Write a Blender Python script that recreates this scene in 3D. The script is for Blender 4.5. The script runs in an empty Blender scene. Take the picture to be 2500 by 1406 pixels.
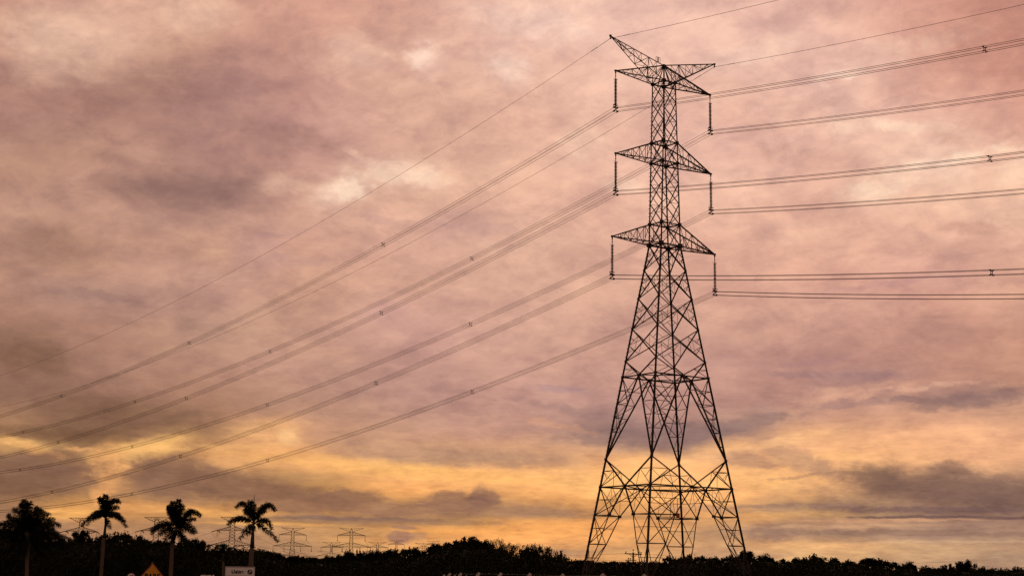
import bpy, bmesh, math, random
import numpy as np
from mathutils import Vector, Matrix

# ------------------------------------------------------------------ camera
F_PX, PITCH, ROLL, EYE = 3734.0, 0.188348, -0.013952, 1.7      # focal length in pixels of a 2500 px wide frame
scene = bpy.context.scene
COL = scene.collection
cam_d = bpy.data.cameras.new('camera'); cam = bpy.data.objects.new('camera', cam_d); COL.objects.link(cam)
cam_d.sensor_width = 36.0; cam_d.lens = F_PX / 2500.0 * 36.0
cam_d.clip_start = 0.2; cam_d.clip_end = 20000.0
_F = Vector((0, math.cos(PITCH), math.sin(PITCH))); _U = Vector((0, -math.sin(PITCH), math.cos(PITCH))); _R = Vector((1, 0, 0))
_R2 = _R * math.cos(ROLL) - _U * math.sin(ROLL); _U2 = _R * math.sin(ROLL) + _U * math.cos(ROLL)
M = Matrix((( _R2.x, _U2.x, -_F.x, 0), (_R2.y, _U2.y, -_F.y, 0), (_R2.z, _U2.z, -_F.z, EYE), (0, 0, 0, 1)))
cam.matrix_world = M
scene.camera = cam

def ray(x, y):
    return ((x - 1250) * _R2 + (703 - y) * _U2 + F_PX * _F).normalized()
def at(x, y, D):
    d = ray(x, y); p = d * (D / d.y); return Vector((p.x, p.y, p.z + EYE))
def horizon_y(x):
    lo, hi = 1300.0, 1500.0
    for _ in range(40):
        m = (lo + hi) / 2
        if ray(x, m).z > 0: lo = m
        else: hi = m
    return lo

# ------------------------------------------------------------------ exposure, sun
scene.cycles.use_adaptive_sampling = True; scene.cycles.adaptive_threshold = 0.012; scene.cycles.adaptive_min_samples = 12
scene.cycles.max_bounces = 4
scene.view_settings.view_transform = 'Standard'; scene.view_settings.look = 'None'
scene.view_settings.exposure = 0.0; scene.view_settings.gamma = 1.0
SUN_AZ, SUN_EL = math.radians(-14), math.radians(4)
sd = bpy.data.lights.new('sun', 'SUN'); sd.energy = 0.5; sd.angle = math.radians(12); sd.color = (1.0, 0.62, 0.36)
so = bpy.data.objects.new('sun', sd); COL.objects.link(so)
sdir = Vector((math.sin(SUN_AZ) * math.cos(SUN_EL), math.cos(SUN_AZ) * math.cos(SUN_EL), math.sin(SUN_EL)))
so.rotation_euler = (-sdir).to_track_quat('-Z', 'Y').to_euler(); so.location = (0, 0, 80)

# ------------------------------------------------------------------ sky: cloud colours by azimuth and elevation
# rows: y px ; columns x=0,250,...,2500 : sRGB hex-ish tuples
SKY_ROWS=[
(-40,"c08c78 d4a28c d0a08a d09c88 d4a08c ecc0aa ecbfab e8b8a4 e4b2a0 d49c88 be8878"),
(100,"bc8c7a dcae96 c8987f c4927f daa892 e8b9a4 ecbeaa e9baa6 e8b8a4 d8a08c c48a78"),
(200,"a87c6e bc8e7c a87c70 c49180 dcac94 e4b49c e9baa4 e8b8a2 eabaa6 dca690 cc927e"),
(300,"a87e70 ac8070 ac8074 bc8c80 d2a28e dcaa94 e4b39c e6b4a0 e8b8a2 e9b8a2 d8a08c"),
(400,"b48872 b88c76 b48778 c09080 dcac92 e4b49a e4b29c e8b8a2 e6b49e eec2a8 e4b298"),
(500,"be927c b68a78 a88074 cc9c86 dcac92 e0ae96 e2b098 e6b49c e4b098 e8b89c eabca0"),
(600,"b88c76 c0927c ca9a80 d09e88 d6a48e deae94 dfac94 deaa92 dca890 e4b098 e2ae94"),
(700,"b08470 ba8c78 bc9080 c8987f cc9c86 d8a890 d8a68e d6a28c d8a28c d8a08a d4a088"),
(800,"9a705e ac806c b88e78 c4967e c8988a d0a08c cc9c88 c89884 c89684 c89480 c4907a"),
(900,"8e6656 a27866 b08470 bc8e7a c09282 cc9c88 c49482 c09080 c08c7a b88674 b88570"),
(980,"8a6454 8e6856 a0745f b48874 b88c7e c49484 b88c80 c09080 bc8c7c ba8a7a c6967c"),
(1060,"b88860 7c5846 a87a5c c49070 c09078 bc8c7c a88078 a87e72 d09c78 dca67c d4a07c"),
(1130,"8a6650 b48458 c48e60 cc986a d8a46e dca870 e4aa70 e0a874 e8b074 e6ae78 dca87a"),
(1190,"7c5848 94684c 8a6250 a87850 e4a45c e6a862 e8ac66 e8ac6c d09c6c a07860 a07a66"),
(1240,"9a7054 d09252 b8804e c88a50 b8804e b47e50 e0a05c e0a460 c8985f b88c68 987264"),
(1290,"9c7058 a87a5c a87a5c bc885c d4964c dc9a4e d89854 bc8c64 b88a66 a88068 aa8068"),
(1340,"a07460 a87a62 a87c64 b48864 d09860 dc9c5c d09860 c09470 cca070 c49a72 ba9274"),
(1410,"9c7060 a07460 a87a64 b08468 c89460 d09860 c89664 c09470 c0946e b48c70 b08870"),
]
# blobs: x,y,rx,ry,rot_deg,hex,strength,softness(0 gaussian..1 sharper)
SKY_BLOBS=[
(130,95,110,60,12,"ecc0a4",.8,0),(60,150,60,30,10,"e0b498",.4,0),
(300,60,60,90,-25,"dcae96",.4,0),(470,25,80,40,0,"e2b49c",.7,0),
(620,110,110,45,10,"bc8a7c",.6,0),(700,30,150,40,5,"d09a88",.6,0),
(350,195,110,40,0,"9c7264",.6,0),(200,235,130,30,5,"a07468",.6,0),(40,215,60,40,0,"a67a6c",.6,0),
(420,300,130,35,5,"a0766a",.5,0),(540,240,70,70,0,"b0847a",.5,0),
(640,320,90,14,10,"9c7468",.6,0),(760,350,90,14,5,"b0847a",.6,0),
(360,375,90,18,0,"cfa088",.6,0),(560,360,120,14,5,"c09080",.4,0),
(460,455,190,34,-4,"8f6c62",.55,.2),(520,420,130,34,10,"987068",.5,0),(250,485,150,14,-3,"98746c",.5,.1),(290,420,100,14,12,"a07668",.5,0),
(350,510,180,9,-2,"d2a288",.5,0),(180,440,80,12,20,"c09080",.4,0),
(840,462,50,22,-5,"fcdcc2",.8,0),(700,455,45,18,0,"e8bca0",.35,0),(900,400,60,14,15,"f4cab0",.6,0),(985,425,80,18,0,"f6ceb2",.65,0),
(1035,130,40,25,30,"f8d0ba",.7,0),(1240,170,50,25,20,"f6ceb8",.5,0),(850,130,80,30,10,"eec2aa",.5,0),
(900,240,150,60,10,"e0b098",.4,0),(830,370,100,30,10,"c8988a",.5,0),
(140,600,90,60,0,"a47c68",.5,0),(30,660,25,18,0,"805c50",.4,0),
(650,600,60,6,-5,"b08888",.5,0),(940,535,80,10,4,"b88e8c",.5,0),(1130,555,90,10,2,"bc9490",.3,0),(850,640,180,12,-3,"bc9088",.4,0),
(220,720,140,14,3,"9c7a70",.6,0),(250,735,60,10,10,"927068",.5,0),(450,790,60,18,0,"a47e70",.4,0),
(60,860,120,60,0,"80604f",.5,0),(430,760,160,14,-4,"cfa08a",.5,0),
(300,1010,170,30,3,"785444",.7,.3),(180,1070,120,14,3,"70503f",.7,.3),(480,980,90,16,-5,"98705c",.5,0),
(20,1080,60,8,5,"f0b868",.9,.3),(90,1105,60,8,15,"e0a460",.7,.2),(195,1097,35,4,0,"e0a460",.7,0),
(330,1100,110,16,-12,"f2b868",.85,.2),(260,1140,45,25,0,"eab066",.8,.2),(250,1180,25,25,0,"d89a5a",.6,.2),
(130,1150,80,26,0,"846050",.75,.5),(30,1180,90,22,0,"765444",.75,.4),
(440,1165,120,32,8,"886252",.85,.6),(560,1185,110,26,8,"88624e",.85,.5),(660,1200,70,20,10,"8c644e",.8,.5),
(470,1110,50,20,-20,"dca060",.5,0),(650,1060,70,25,-5,"e8ac6c",.6,0),(600,1085,90,6,-3,"eab268",.5,0),
(800,1125,260,16,3,"ecae60",.8,.2),(1050,1150,260,14,2,"f0b060",.8,.2),(1130,1115,230,24,3,"b48870",.7,.3),(900,1080,120,30,0,"b88c74",.6,0),
(720,1140,120,10,6,"c08c5c",.5,0),
(820,1222,80,20,0,"8c6450",.85,.6),(720,1230,60,14,0,"946a52",.7,.4),
(1120,1225,60,20,0,"906854",.85,.6),(1175,1215,30,18,0,"8c6658",.8,.6),(1000,1240,110,16,0,"a0745a",.75,.4),(1260,1250,130,10,2,"a87c60",.6,.3),
(800,1264,220,6,0,"8c6a5a",.75,.4),(1000,1272,200,7,0,"a07860",.6,.3),(700,1278,130,4,0,"e8a44c",.7,0),
(980,1310,22,14,0,"a07666",.8,.6),(1030,1308,20,8,0,"bc8c68",.6,.4),(985,1288,30,6,0,"a87c60",.7,.3),(860,1300,70,12,0,"b8885c",.6,.2),
(180,1255,60,10,0,"e8aa58",.85,.2),(60,1215,80,8,0,"c8905c",.7,.2),(120,1270,110,12,0,"a07460",.7,0),
(380,1240,120,8,0,"d89a58",.8,.1),(540,1250,100,9,0,"e8a656",.8,.1),(600,1290,120,16,0,"b08468",.6,0),
(660,1275,60,8,0,"e8a850",.5,0),
(1600,1060,170,26,0,"94716a",.8,.4),(1450,1020,150,14,12,"a67e74",.7,.3),(1790,1040,120,16,-12,"98766e",.75,.3),(1640,1085,120,12,0,"8e6c68",.7,.4),
(1350,1110,120,30,5,"bc8c70",.6,.2),(1480,1120,100,14,5,"d8a06c",.5,0),
(1450,1180,130,26,0,"eeb068",.6,.1),(1880,1080,140,10,-10,"f0b878",.8,.1),(1900,1170,200,22,0,"ecb068",.8,.1),(1700,1110,140,10,-5,"f0b870",.7,0),
(1830,1125,50,18,10,"b88a70",.6,.3),(1950,1120,100,25,15,"c09070",.6,.2),
(2090,950,70,12,10,"b88c84",.3,0),(1950,880,160,30,0,"bc8c80",.5,0),(2050,915,120,12,3,"a8827c",.6,.2),
(2160,975,90,12,-15,"e0a884",.7,.1),(2250,950,90,6,-8,"e4ae90",.6,0),(2240,980,70,9,5,"98756c",.7,.3),(2350,970,110,16,-5,"98756c",.75,.3),
(2000,990,160,12,0,"a67e76",.6,.2),(2350,1030,130,14,5,"d8a280",.5,0),(2050,1060,100,12,0,"dca878",.5,0),
(2150,1165,55,28,10,"80604f",.85,.5),(2250,1190,140,26,8,"7e5e50",.85,.5),(2420,1210,100,34,5,"7c5e52",.85,.4),(2320,1150,40,14,0,"947060",.6,.2),
(2350,1080,120,40,0,"d09c78",.5,0),(2450,1130,80,24,0,"c89474",.5,0),
(1950,1235,160,8,0,"a07a64",.7,.3),(2250,1245,230,8,1,"7e6058",.75,.3),(2350,1262,200,5,1,"74584e",.7,.3),(2150,1270,200,5,0,"c8946c",.6,.1),
(1920,1295,80,16,0,"9a7464",.7,.3),(2200,1300,260,10,1,"98766a",.6,.2),(2100,1283,150,4,0,"d0a078",.5,0),(1850,1265,50,10,0,"d09a5c",.6,0),
(1480,1235,110,12,0,"d09650",.5,0),(1300,1250,100,7,0,"a87c60",.6,.2),(1380,1350,60,12,0,"b08264",.6,.2),(1530,1260,130,8,0,"b08058",.5,.1),
(1700,1300,60,8,0,"a87e64",.5,.1),
(2350,1325,150,5,0,"c8a07c",.5,0),(2000,1330,120,6,0,"dca870",.6,0),(2450,1350,100,8,0,"9c7a6c",.5,0),(1850,1328,50,5,0,"e0a868",.6,0),
(1700,60,200,50,0,"ecbeaa",.4,0),(1380,60,60,30,0,"f0c6b2",.5,0),(1330,150,60,40,20,"e4b49e",.5,0),
(2450,70,120,80,0,"bc8272",.6,0),(2250,60,80,50,0,"d49c88",.5,0),(2100,180,60,40,0,"eec0aa",.6,0),
(2050,185,50,10,-5,"fad2ba",.6,0),(1850,130,90,20,-10,"f0c6b0",.5,0),(1650,230,90,20,0,"dca890",.3,0),
(2200,310,90,14,5,"f8d0b4",.6,0),(2330,390,110,10,-8,"fad4b8",.7,0),(2420,330,60,30,0,"dca890",.4,0),(2120,460,50,18,0,"f8d4b8",.6,0),(2480,420,40,20,0,"f4caae",.5,0),
(1900,390,120,30,10,"dca894",.4,0),(2050,330,80,20,0,"dcaa94",.4,0),(2300,450,60,10,10,"dca690",.4,0),
(2330,600,60,12,10,"c89484",.5,0),(2180,690,140,8,-5,"b88a88",.5,0),(2350,595,120,14,0,"cc9886",.4,0),
(1420,350,40,30,0,"f2c8ac",.5,0),(1520,450,40,14,0,"f8d0b4",.5,0),(1300,470,60,14,0,"e8b89c",.4,0),
(1350,720,120,30,0,"dcac94",.4,0),(1750,600,80,30,0,"daa690",.3,0),(1900,560,120,20,5,"e8b49a",.4,0),
(1350,950,60,14,0,"a88484",.4,0),(1600,700,60,20,0,"d8a890",.3,0),(2000,750,200,25,0,"d0a08c",.4,0),(2200,830,150,25,0,"c49280",.4,0),
(1200,1010,150,25,0,"b88c7c",.4,0),(1000,930,120,20,-10,"b4887c",.4,0),(900,780,90,20,-10,"c0918a",.4,0),(680,850,100,14,-10,"cc9c88",.4,0),
(700,960,90,25,0,"a87e6c",.5,0),
]
# banks: x,y,rx,ry,rot,colour,strength,edge softness,raggedness
SKY_BANKS=[
(2300,1200,420,70,4,"967264",.5,1.0,.8),(2250,1290,460,30,1,"a58070",.45,.8,1.1),(1150,1240,380,22,1,"a87e62",.5,.8,1.1),(420,1205,420,26,4,"94705a",.5,.8,1.0),(1750,1240,200,10,2,"a8806c",.45,.7,1.2),
(1100,300,220,60,15,"d8a892",.3,1.0,1.1),(850,560,240,30,4,"cc9c8a",.3,1.0,1.2),(1900,250,200,40,10,"dcaa96",.3,1.0,1.2),(1300,60,180,40,8,"f4cebc",.45,1.0,1.2),(2200,120,200,30,-8,"f2c8b2",.4,1.0,1.2),(620,180,120,60,20,"ac8078",.35,.9,1.1),
(450,462,190,44.2,-4,"8a685f",.38,0.85,.5),(330,405,120,18.2,14,"a0746a",0.41,0.85,.7),(300,215,260,65,3,"9c7468",0.41,0.85,.7),(650,320,170,28.6,9,"9c7468",0.41,0.85,.8),(560,250,160,78,10,"ac8078",0.32,0.90,.8),
(130,90,149.5,85,15,"ecc2a6",0.41,1.00,.9),(240,60,40,117,-20,"dcae96",0.36,0.85,.9),(480,28,103.5,51,3,"e8bca2",0.49,1.00,.9),
(975,425,138,23.8,4,"fdd8bc",0.57,1.00,1.0),(850,458,69,27.2,-6,"ffdec4",0.65,1.00,1.0),(700,452,69,23.8,0,"f0c6aa",.28,1.00,1.0),(930,398,92,13.6,18,"f8ceb2",0.49,1.00,1.0),(1035,135,39.1,37.4,35,"fcd8c4",0.57,1.00,1.0),
(1245,165,57.5,34,30,"fcdac6",0.41,1.00,1.0),(880,125,92,37.4,20,"f2c8b0",0.32,1.00,1.0),
(150,600,110,50,10,"9c745f",.35,0.90,.6),(60,870,120,60,0,"785642",.5,1.05,0.84),(230,725,130,13,6,"926e68",0.45,0.85,.9),
(660,575,90,10.4,-6,"a88082",0.23,0.85,1.1),(930,535,90,9.1,4,"ac8286",0.25,0.85,1.1),(1140,556,100,9.1,3,"b48c90",.15,0.85,1.0),(700,640,120,13,-3,"bc9088",0.36,0.85,1.0),
(290,1005,230,34,6,"7c5a48",.5,0.75,0.84),(130,1060,180,20,3,"6e4d3c",.6,0.65,0.84),
(30,1078,70,10.5,8,"f4bc70",0.72,0.75,.9),(110,1107,90,10.5,18,"e8aa66",0.59,0.75,.9),(200,1097,40,4.5,0,"e8aa68",0.59,0.75,.6),
(350,1100,120,24,-14,"f4bc6e",0.64,0.75,.9),(262,1150,34,63,4,"ecac68",0.64,0.75,.7),(250,1185,22,60.75,0,"dc9e60",.85,0.75,.8),
(110,1150,150,40.5,2,"805c4c",.85,0.60,0.84),(30,1182,110,32.4,0,"765444",.85,0.60,0.84),
(420,1160,130,45.9,6,"85604f",.85,0.55,0.96),(560,1188,160,32.4,7,"86604d",.85,0.55,0.96),(690,1205,90,18.9,6,"8c644e",.85,0.55,0.96),
(650,1055,90,27,-8,"f0b878",0.42,0.75,1.2),(700,1068,30,21,0,"fac888",0.47,0.75,1.0),(600,1088,120,7.5,-3,"f0b872",0.42,0.75,1.0),
(1120,1118,300,20,2,"b68a70",.65,0.55,0.96),(850,1130,260,15,4,"f0b468",0.51,0.75,1.0),(1120,1162,280,13.5,2,"f6b868",0.51,0.75,1.0),
(810,1222,115,28.6,-2,"8c6550",.85,0.50,0.96),(700,1236,90,16.2,0,"946a52",.85,0.55,0.96),
(1110,1230,92,28.6,0,"8e6653",.8,0.50,0.96),(1178,1216,39.1,28.6,0,"896354",.8,0.50,0.96),(980,1244,149.5,15.6,0,"a0745a",.7,0.55,1.08),(1290,1246,138,10.4,4,"a0755c",.6,0.55,1.25),
(830,1264,240,5,1,"80625a",.75,0.55,1.08),(1040,1274,200,6,1,"987058",.6,0.55,1.20),(660,1278,160,4.5,1,"f0ae58",0.51,0.75,.8),
(985,1313,32,15,0,"9c7264",.8,0.55,1.08),(1030,1308,24,10,0,"b88a6a",.6,0.55,0.72),(985,1287,36,5,4,"a47a66",.7,0.55,1.08),(870,1300,90,12,0,"b48660",.5,0.65,1.08),
(150,1254,90,12,-4,"f0b25e",0.59,0.75,1.0),(380,1241,150,9,2,"e2a460",0.51,0.75,1.0),(560,1252,150,9,1,"f0ae5c",0.51,0.75,1.0),
(1590,1058,220,26,-2,"90706c",.7,0.55,0.96),(1430,1010,170,12,12,"a27c76",.6,0.55,1.08),(1800,1040,160,14,-10,"94746e",.7,0.55,1.08),
(1500,1170,150,45,2,"f2b66e",0.42,0.75,.9),(1880,1084,180,12,-9,"f8c084",0.59,0.75,1.0),(1920,1120,240,9,-3,"f4ba78",0.47,0.75,1.1),(1350,1035,110,9,12,"dca07c",0.38,0.75,1.0),
(1830,1122,60,18,12,"b4866e",.6,0.55,1.08),(1960,1125,90,22,20,"bc8e72",.6,0.55,1.20),(1950,1165,90,4,-6,"ac8066",.6,0.55,1.20),
(2100,955,160,18,-6,"e2aa8c",0.47,0.75,1.3),(2230,945,150,6,-4,"e8b296",0.42,0.75,1.2),(2260,972,110,8,3,"92706a",.65,0.55,1.20),(2380,975,140,18,-5,"92706a",.7,0.65,1.08),(2080,985,110,10,-3,"a07a74",.6,0.55,1.20),
(2040,912,160,10,2,"a07c7a",.5,0.65,1.20),(2000,880,100,8,-3,"b08484",.4,0.75,1.20),
(2140,1165,60,32.5,14,"7e5e4f",.58,.75,0.96),(2230,1190,150,35,10,"7c5c4f",.58,.75,0.96),(2330,1150,36,25,20,"8a6758",.58,.75,1.08),(2420,1205,130,45,8,"785a50",.58,.75,0.84),
(2000,1233,240,5,0,"9c7664",.7,0.55,1.08),(2280,1243,260,8,1,"7c5e5a",.75,0.55,1.08),(2350,1262,260,4,1,"6e5350",.8,0.55,0.96),(2150,1270,240,4.5,0,"d49c74",0.51,0.75,1.2),(1840,1268,60,13.5,0,"dca062",0.51,0.75,.8),
(1880,1300,60,24,0,"947062",.7,0.55,0.96),(2200,1300,320,7,1,"92705f",.6,0.55,1.08),(2050,1284,200,4.5,0,"d8a67c",0.42,0.75,1.1),(2350,1322,240,3,0,"cca480",.5,0.55,1.25),(2000,1328,180,6,0,"e0ac76",0.42,0.75,1.0),
(1480,1232,130,12,0,"d89c58",0.42,0.75,.9),(1540,1262,170,5,1,"a87c58",.5,0.55,1.25),(1380,1350,60,10,0,"a87e64",.6,0.65,0.96),(1500,1342,60,10,0,"b48862",.5,0.65,0.96),
(2050,183,69,11.9,-6,"ffdcc6",0.49,1.00,.9),(1850,128,161,27.2,-10,"f4ccb6",0.36,1.00,1.1),(2200,312,138,17,6,"fcd8be",0.49,1.00,1.1),(2340,390,161,13.6,-8,"fedcc0",0.57,1.00,1.1),(2130,460,80.5,23.8,-5,"fcdcc0",0.49,1.00,1.1),(2480,415,57.5,27.2,-20,"f8d2b6",0.41,1.00,1.0),(2060,300,46,40.8,20,"f6ceb4",0.41,1.00,1.1),
(1990,395,150,33.8,12,"d8a48e",0.36,0.85,1.2),(2300,330,60,28.6,20,"d8a48e",0.36,0.85,1.2),(2400,60,140,78,-20,"c08876",0.36,0.90,.9),(2080,40,140,39,20,"d8a490",0.27,0.85,1.0),
(1420,345,41.4,57.8,30,"f6ceb2",0.41,1.00,1.2),(1520,452,52.9,20.4,0,"fcd8bc",0.41,1.00,1.1),(1340,590,161,20.4,-8,"e6b89c",0.28,1.00,1.2),(1900,565,161,23.8,6,"ecbca2",0.28,1.00,1.2),(1760,600,90,31.2,5,"d4a08c",0.32,0.85,1.1),
(2340,560,90,15.6,8,"c4907e",0.41,0.85,1.0),(2180,693,160,9.1,-5,"b48488",0.25,0.85,1.0),(1420,155,60,52,20,"e0ae9a",0.27,0.85,1.1),(1830,300,120,39,15,"deaa94",0.32,0.85,1.2),
(1360,948,80,10,0,"a08088",.45,0.75,1.20),(1700,880,160,14,4,"b88c84",.35,0.85,1.25),(1250,1000,170,16,4,"b0847a",.4,0.85,1.25),(940,760,60,26,-15,"b88a88",0.32,0.85,1.1),(460,790,30,18.2,0,"a07a6c",0.45,0.85,.9),
(500,680,90,13,-5,"d8a890",0.27,0.85,1.2),(720,890,120,14,-12,"cc9c88",.35,0.85,1.25),(700,975,110,18,-5,"a47a6a",.4,0.85,1.20),
]
def hx(s): return [int(s[i:i+2],16)/255 for i in (0,2,4)]

def srgb2lin(c):
    c = np.asarray(c, float); return np.where(c <= .04045, c / 12.92, ((c + .055) / 1.055) ** 2.4)
_ys = np.array([r[0] for r in SKY_ROWS], float)
_G = np.array([[hx(c) for c in r[1].split()] for r in SKY_ROWS])
def cloud_colour(X, Y):
    X = np.asarray(X, float); Y = np.clip(np.asarray(Y, float), _ys[0], _ys[-1])
    cx = np.clip(X / 250, 0, 9.999); i = cx.astype(int); t = cx - i
    j = np.clip(np.searchsorted(_ys, Y) - 1, 0, len(_ys) - 2); u = np.clip((Y - _ys[j]) / (_ys[j + 1] - _ys[j]), 0, 1)
    t = t[..., None]; u = u[..., None]
    C = (_G[j, i] * (1 - t) + _G[j, i + 1] * t) * (1 - u) + (_G[j + 1, i] * (1 - t) + _G[j + 1, i + 1] * t) * u
    for (bx_, by_, rx, ry, rot, c, s, sh) in SKY_BLOBS:
        a = math.radians(rot); dx = X - bx_; dy = Y - by_
        p = (dx * math.cos(a) + dy * math.sin(a)) / rx; q = (-dx * math.sin(a) + dy * math.cos(a)) / ry
        g = np.exp(-(p * p + q * q) * .8)
        if sh > 0:
            h = np.clip((g - .2 * sh) / (1 - .4 * sh - .2 * sh), 0, 1); g = h * h * (3 - 2 * h)
        C = C + (np.array(hx(c)) - C) * (s * g)[..., None]
    C[..., 2] += .30 * np.maximum(0, (C[..., 1] - C[..., 2]) - .20); low_ = np.clip((Y - 950) / 120, 0, 1); hot = low_ * np.clip((C[..., 0] - .70) / .15, 0, 1); C[..., 0] += .012 * (1 - low_); C[..., 1] += .008 - .002 * low_ - .004 * hot; C[..., 0] += .028 * hot; C = C * (1 + .085 * hot[..., None]); C[..., 2] += .014 * (1 - low_)
    return np.clip(C, 0, 1)

def build_world():
    w = bpy.data.worlds.new('World'); scene.world = w; w.use_nodes = True
    w.cycles.sampling_method = 'MANUAL'; w.cycles.sample_map_resolution = 256
    nt = w.node_tree; N = nt.nodes; L = nt.links; N.clear()
    def math_(op, a, b=None, c=None):
        n = N.new('ShaderNodeMath'); n.operation = op
        for k, v in enumerate((a, b, c)):
            if v is None: continue
            if isinstance(v, (int, float)): n.inputs[k].default_value = v
            else: L.new(v, n.inputs[k])
        return n.outputs[0]
    tc = N.new('ShaderNodeTexCoord'); sep = N.new('ShaderNodeSeparateXYZ'); L.new(tc.outputs['Generated'], sep.inputs[0])
    x, y, z = sep.outputs
    az = math_('MULTIPLY', math_('ARCTAN2', x, y), 180 / math.pi)
    el = math_('MULTIPLY', math_('ARCSINE', z), 180 / math.pi)
    def noise(vec, scale, detail, rough, dist=0.0):
        n = N.new('ShaderNodeTexNoise'); n.inputs['Scale'].default_value = scale; n.inputs['Detail'].default_value = detail
        n.inputs['Roughness'].default_value = rough; n.inputs['Distortion'].default_value = dist; L.new(vec, n.inputs['Vector']); return n
    def vec(a, b, c):
        n = N.new('ShaderNodeCombineXYZ')
        for k, v in enumerate((a, b, c)):
            if isinstance(v, (int, float)): n.inputs[k].default_value = v
            else: L.new(v, n.inputs[k])
        return n.outputs[0]
    # ragged cloud edges: the lookup direction is pushed about by turbulence, flatter towards the horizon
    lowk = math_('MAXIMUM', math_('MINIMUM', math_('DIVIDE', el, 11.0), 1.0), 0.16)
    stretch = math_('ADD', math_('MULTIPLY', math_('LOGARITHM', math_('ADD', math_('DIVIDE', math_('MAXIMUM', el, 0.0), 3.0), 1.0), math.e), 6.0), el)
    wv = vec(az, math_('MULTIPLY', stretch, 1.5), 3.1)
    w1 = noise(wv, 0.22, 8, 0.62, 0.4); w2 = noise(vec(az, math_('MULTIPLY', stretch, 2.2), 17.0), 0.9, 6, 0.65, 0.3)
    s1 = N.new('ShaderNodeSeparateColor'); L.new(w1.outputs['Color'], s1.inputs[0])
    s2 = N.new('ShaderNodeSeparateColor'); L.new(w2.outputs['Color'], s2.inputs[0])
    def off(o, a): return math_('MULTIPLY', math_('SUBTRACT', o, 0.5), a)
    dx = math_('ADD', off(s1.outputs[0], 2.6), off(s2.outputs[0], 1.3))
    dy = math_('MULTIPLY', math_('ADD', off(s1.outputs[1], 1.6), off(s2.outputs[1], 0.9)), lowk)
    az2 = math_('ADD', az, dx); el2 = math_('ADD', el, dy)
    AZ0, AZ1, NC = -19.8, 19.8, 32
    u = math_('DIVIDE', math_('SUBTRACT', az2, AZ0), AZ1 - AZ0)
    els = [0, .35, .7, 1.05, 1.4, 1.75, 2.1, 2.45, 2.8, 3.2, 3.6, 4.0, 4.45, 4.9, 5.4, 6, 6.7, 7.4, 8.2, 9, 10, 11, 12, 13, 14, 15, 16, 17, 18, 19.2, 20.4, 21.8]
    azs = np.linspace(AZ0, AZ1, NC)
    prev = None
    for k, e in enumerate(els):
        # where that direction lies, to look its colour up
        px = []; py = []
        for a in azs:
            d = Vector((math.sin(math.radians(a)) * math.cos(math.radians(e)), math.cos(math.radians(a)) * math.cos(math.radians(e)), math.sin(math.radians(e))))
            f = d.dot(_F); px.append(1250 + F_PX * d.dot(_R2) / f); py.append(703 - F_PX * d.dot(_U2) / f)
        C = srgb2lin(cloud_colour(np.array(px), np.array(py)))
        r = N.new('ShaderNodeValToRGB'); cr = r.color_ramp; cr.interpolation = 'CARDINAL'
        while len(cr.elements) < NC: cr.elements.new(0.5)
        for i in range(NC): cr.elements[i].position = i / (NC - 1)
        for i in range(NC): cr.elements[i].color = (*C[i], 1)
        L.new(u, r.inputs[0])
        if prev is None: prev = r.outputs[0]
        else:
            m = N.new('ShaderNodeMapRange'); m.interpolation_type = 'SMOOTHSTEP' if False else 'LINEAR'
            m.inputs[1].default_value = els[k - 1]; m.inputs[2].default_value = e; L.new(el2, m.inputs[0])
            mx = N.new('ShaderNodeMix'); mx.data_type = 'RGBA'; L.new(m.outputs[0], mx.inputs[0])
            L.new(prev, mx.inputs[6]); L.new(r.outputs[0], mx.inputs[7]); prev = mx.outputs[2]
    # separate cloud banks and bright rifts with ragged edges
    e1 = noise(vec(az, math_('MULTIPLY', stretch, 1.0), 9.0), 1.5, 9, 0.62, 0.3); e2 = noise(vec(az, math_('MULTIPLY', el, 1.6), 4.0), 0.8, 9, 0.6, 0.5)
    es = N.new('ShaderNodeSeparateColor'); L.new(e2.outputs['Color'], es.inputs[0])
    bank_v = vec(math_('ADD', az, off(es.outputs[0], 1.6)), math_('ADD', el, math_('MULTIPLY', off(es.outputs[1], 1.1), lowk)), 0.0)
    edge = math_('SUBTRACT', e1.outputs[0], 0.5)
    for (bx_, by_, rx, ry, rot, c, s_, soft, amp) in SKY_BANKS:
        d = ray(bx_, by_); a0 = math.degrees(math.atan2(d.x, d.y)); e0 = math.degrees(math.asin(d.z)); kpx = math.degrees(1 / F_PX)
        mp = N.new('ShaderNodeMapping'); mp.vector_type = 'TEXTURE'
        mp.inputs['Location'].default_value = (a0, e0, 0); mp.inputs['Rotation'].default_value = (0, 0, math.radians(-rot + .8)); mp.inputs['Scale'].default_value = (rx * kpx * 1.5, ry * kpx * 1.5, 1)
        L.new(bank_v, mp.inputs[0]); gr = N.new('ShaderNodeTexGradient'); gr.gradient_type = 'SPHERICAL'; L.new(mp.outputs[0], gr.inputs[0])
        v = math_('MULTIPLY', math_('MULTIPLY_ADD', edge, amp * 3.2, 1.0), gr.outputs['Fac'])
        mr = N.new('ShaderNodeMapRange'); mr.interpolation_type = 'SMOOTHSTEP'; L.new(v, mr.inputs[0]); mr.inputs[1].default_value = max(.03, .33 - soft * .5); mr.inputs[2].default_value = .33 + soft * .5
        mr.inputs[3].default_value = 0; mr.inputs[4].default_value = s_
        mx = N.new('ShaderNodeMix'); mx.data_type = 'RGBA'; L.new(mr.outputs[0], mx.inputs[0]); L.new(prev, mx.inputs[6]); cc = np.array(hx(c)); cc = cc + (np.array([.01, -.005, .012]) if cc[0] > .82 and cc[1] - cc[2] > .18 else 0); mx.inputs[7].default_value = (*srgb2lin(cc), 1); prev = mx.outputs[2]
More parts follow.
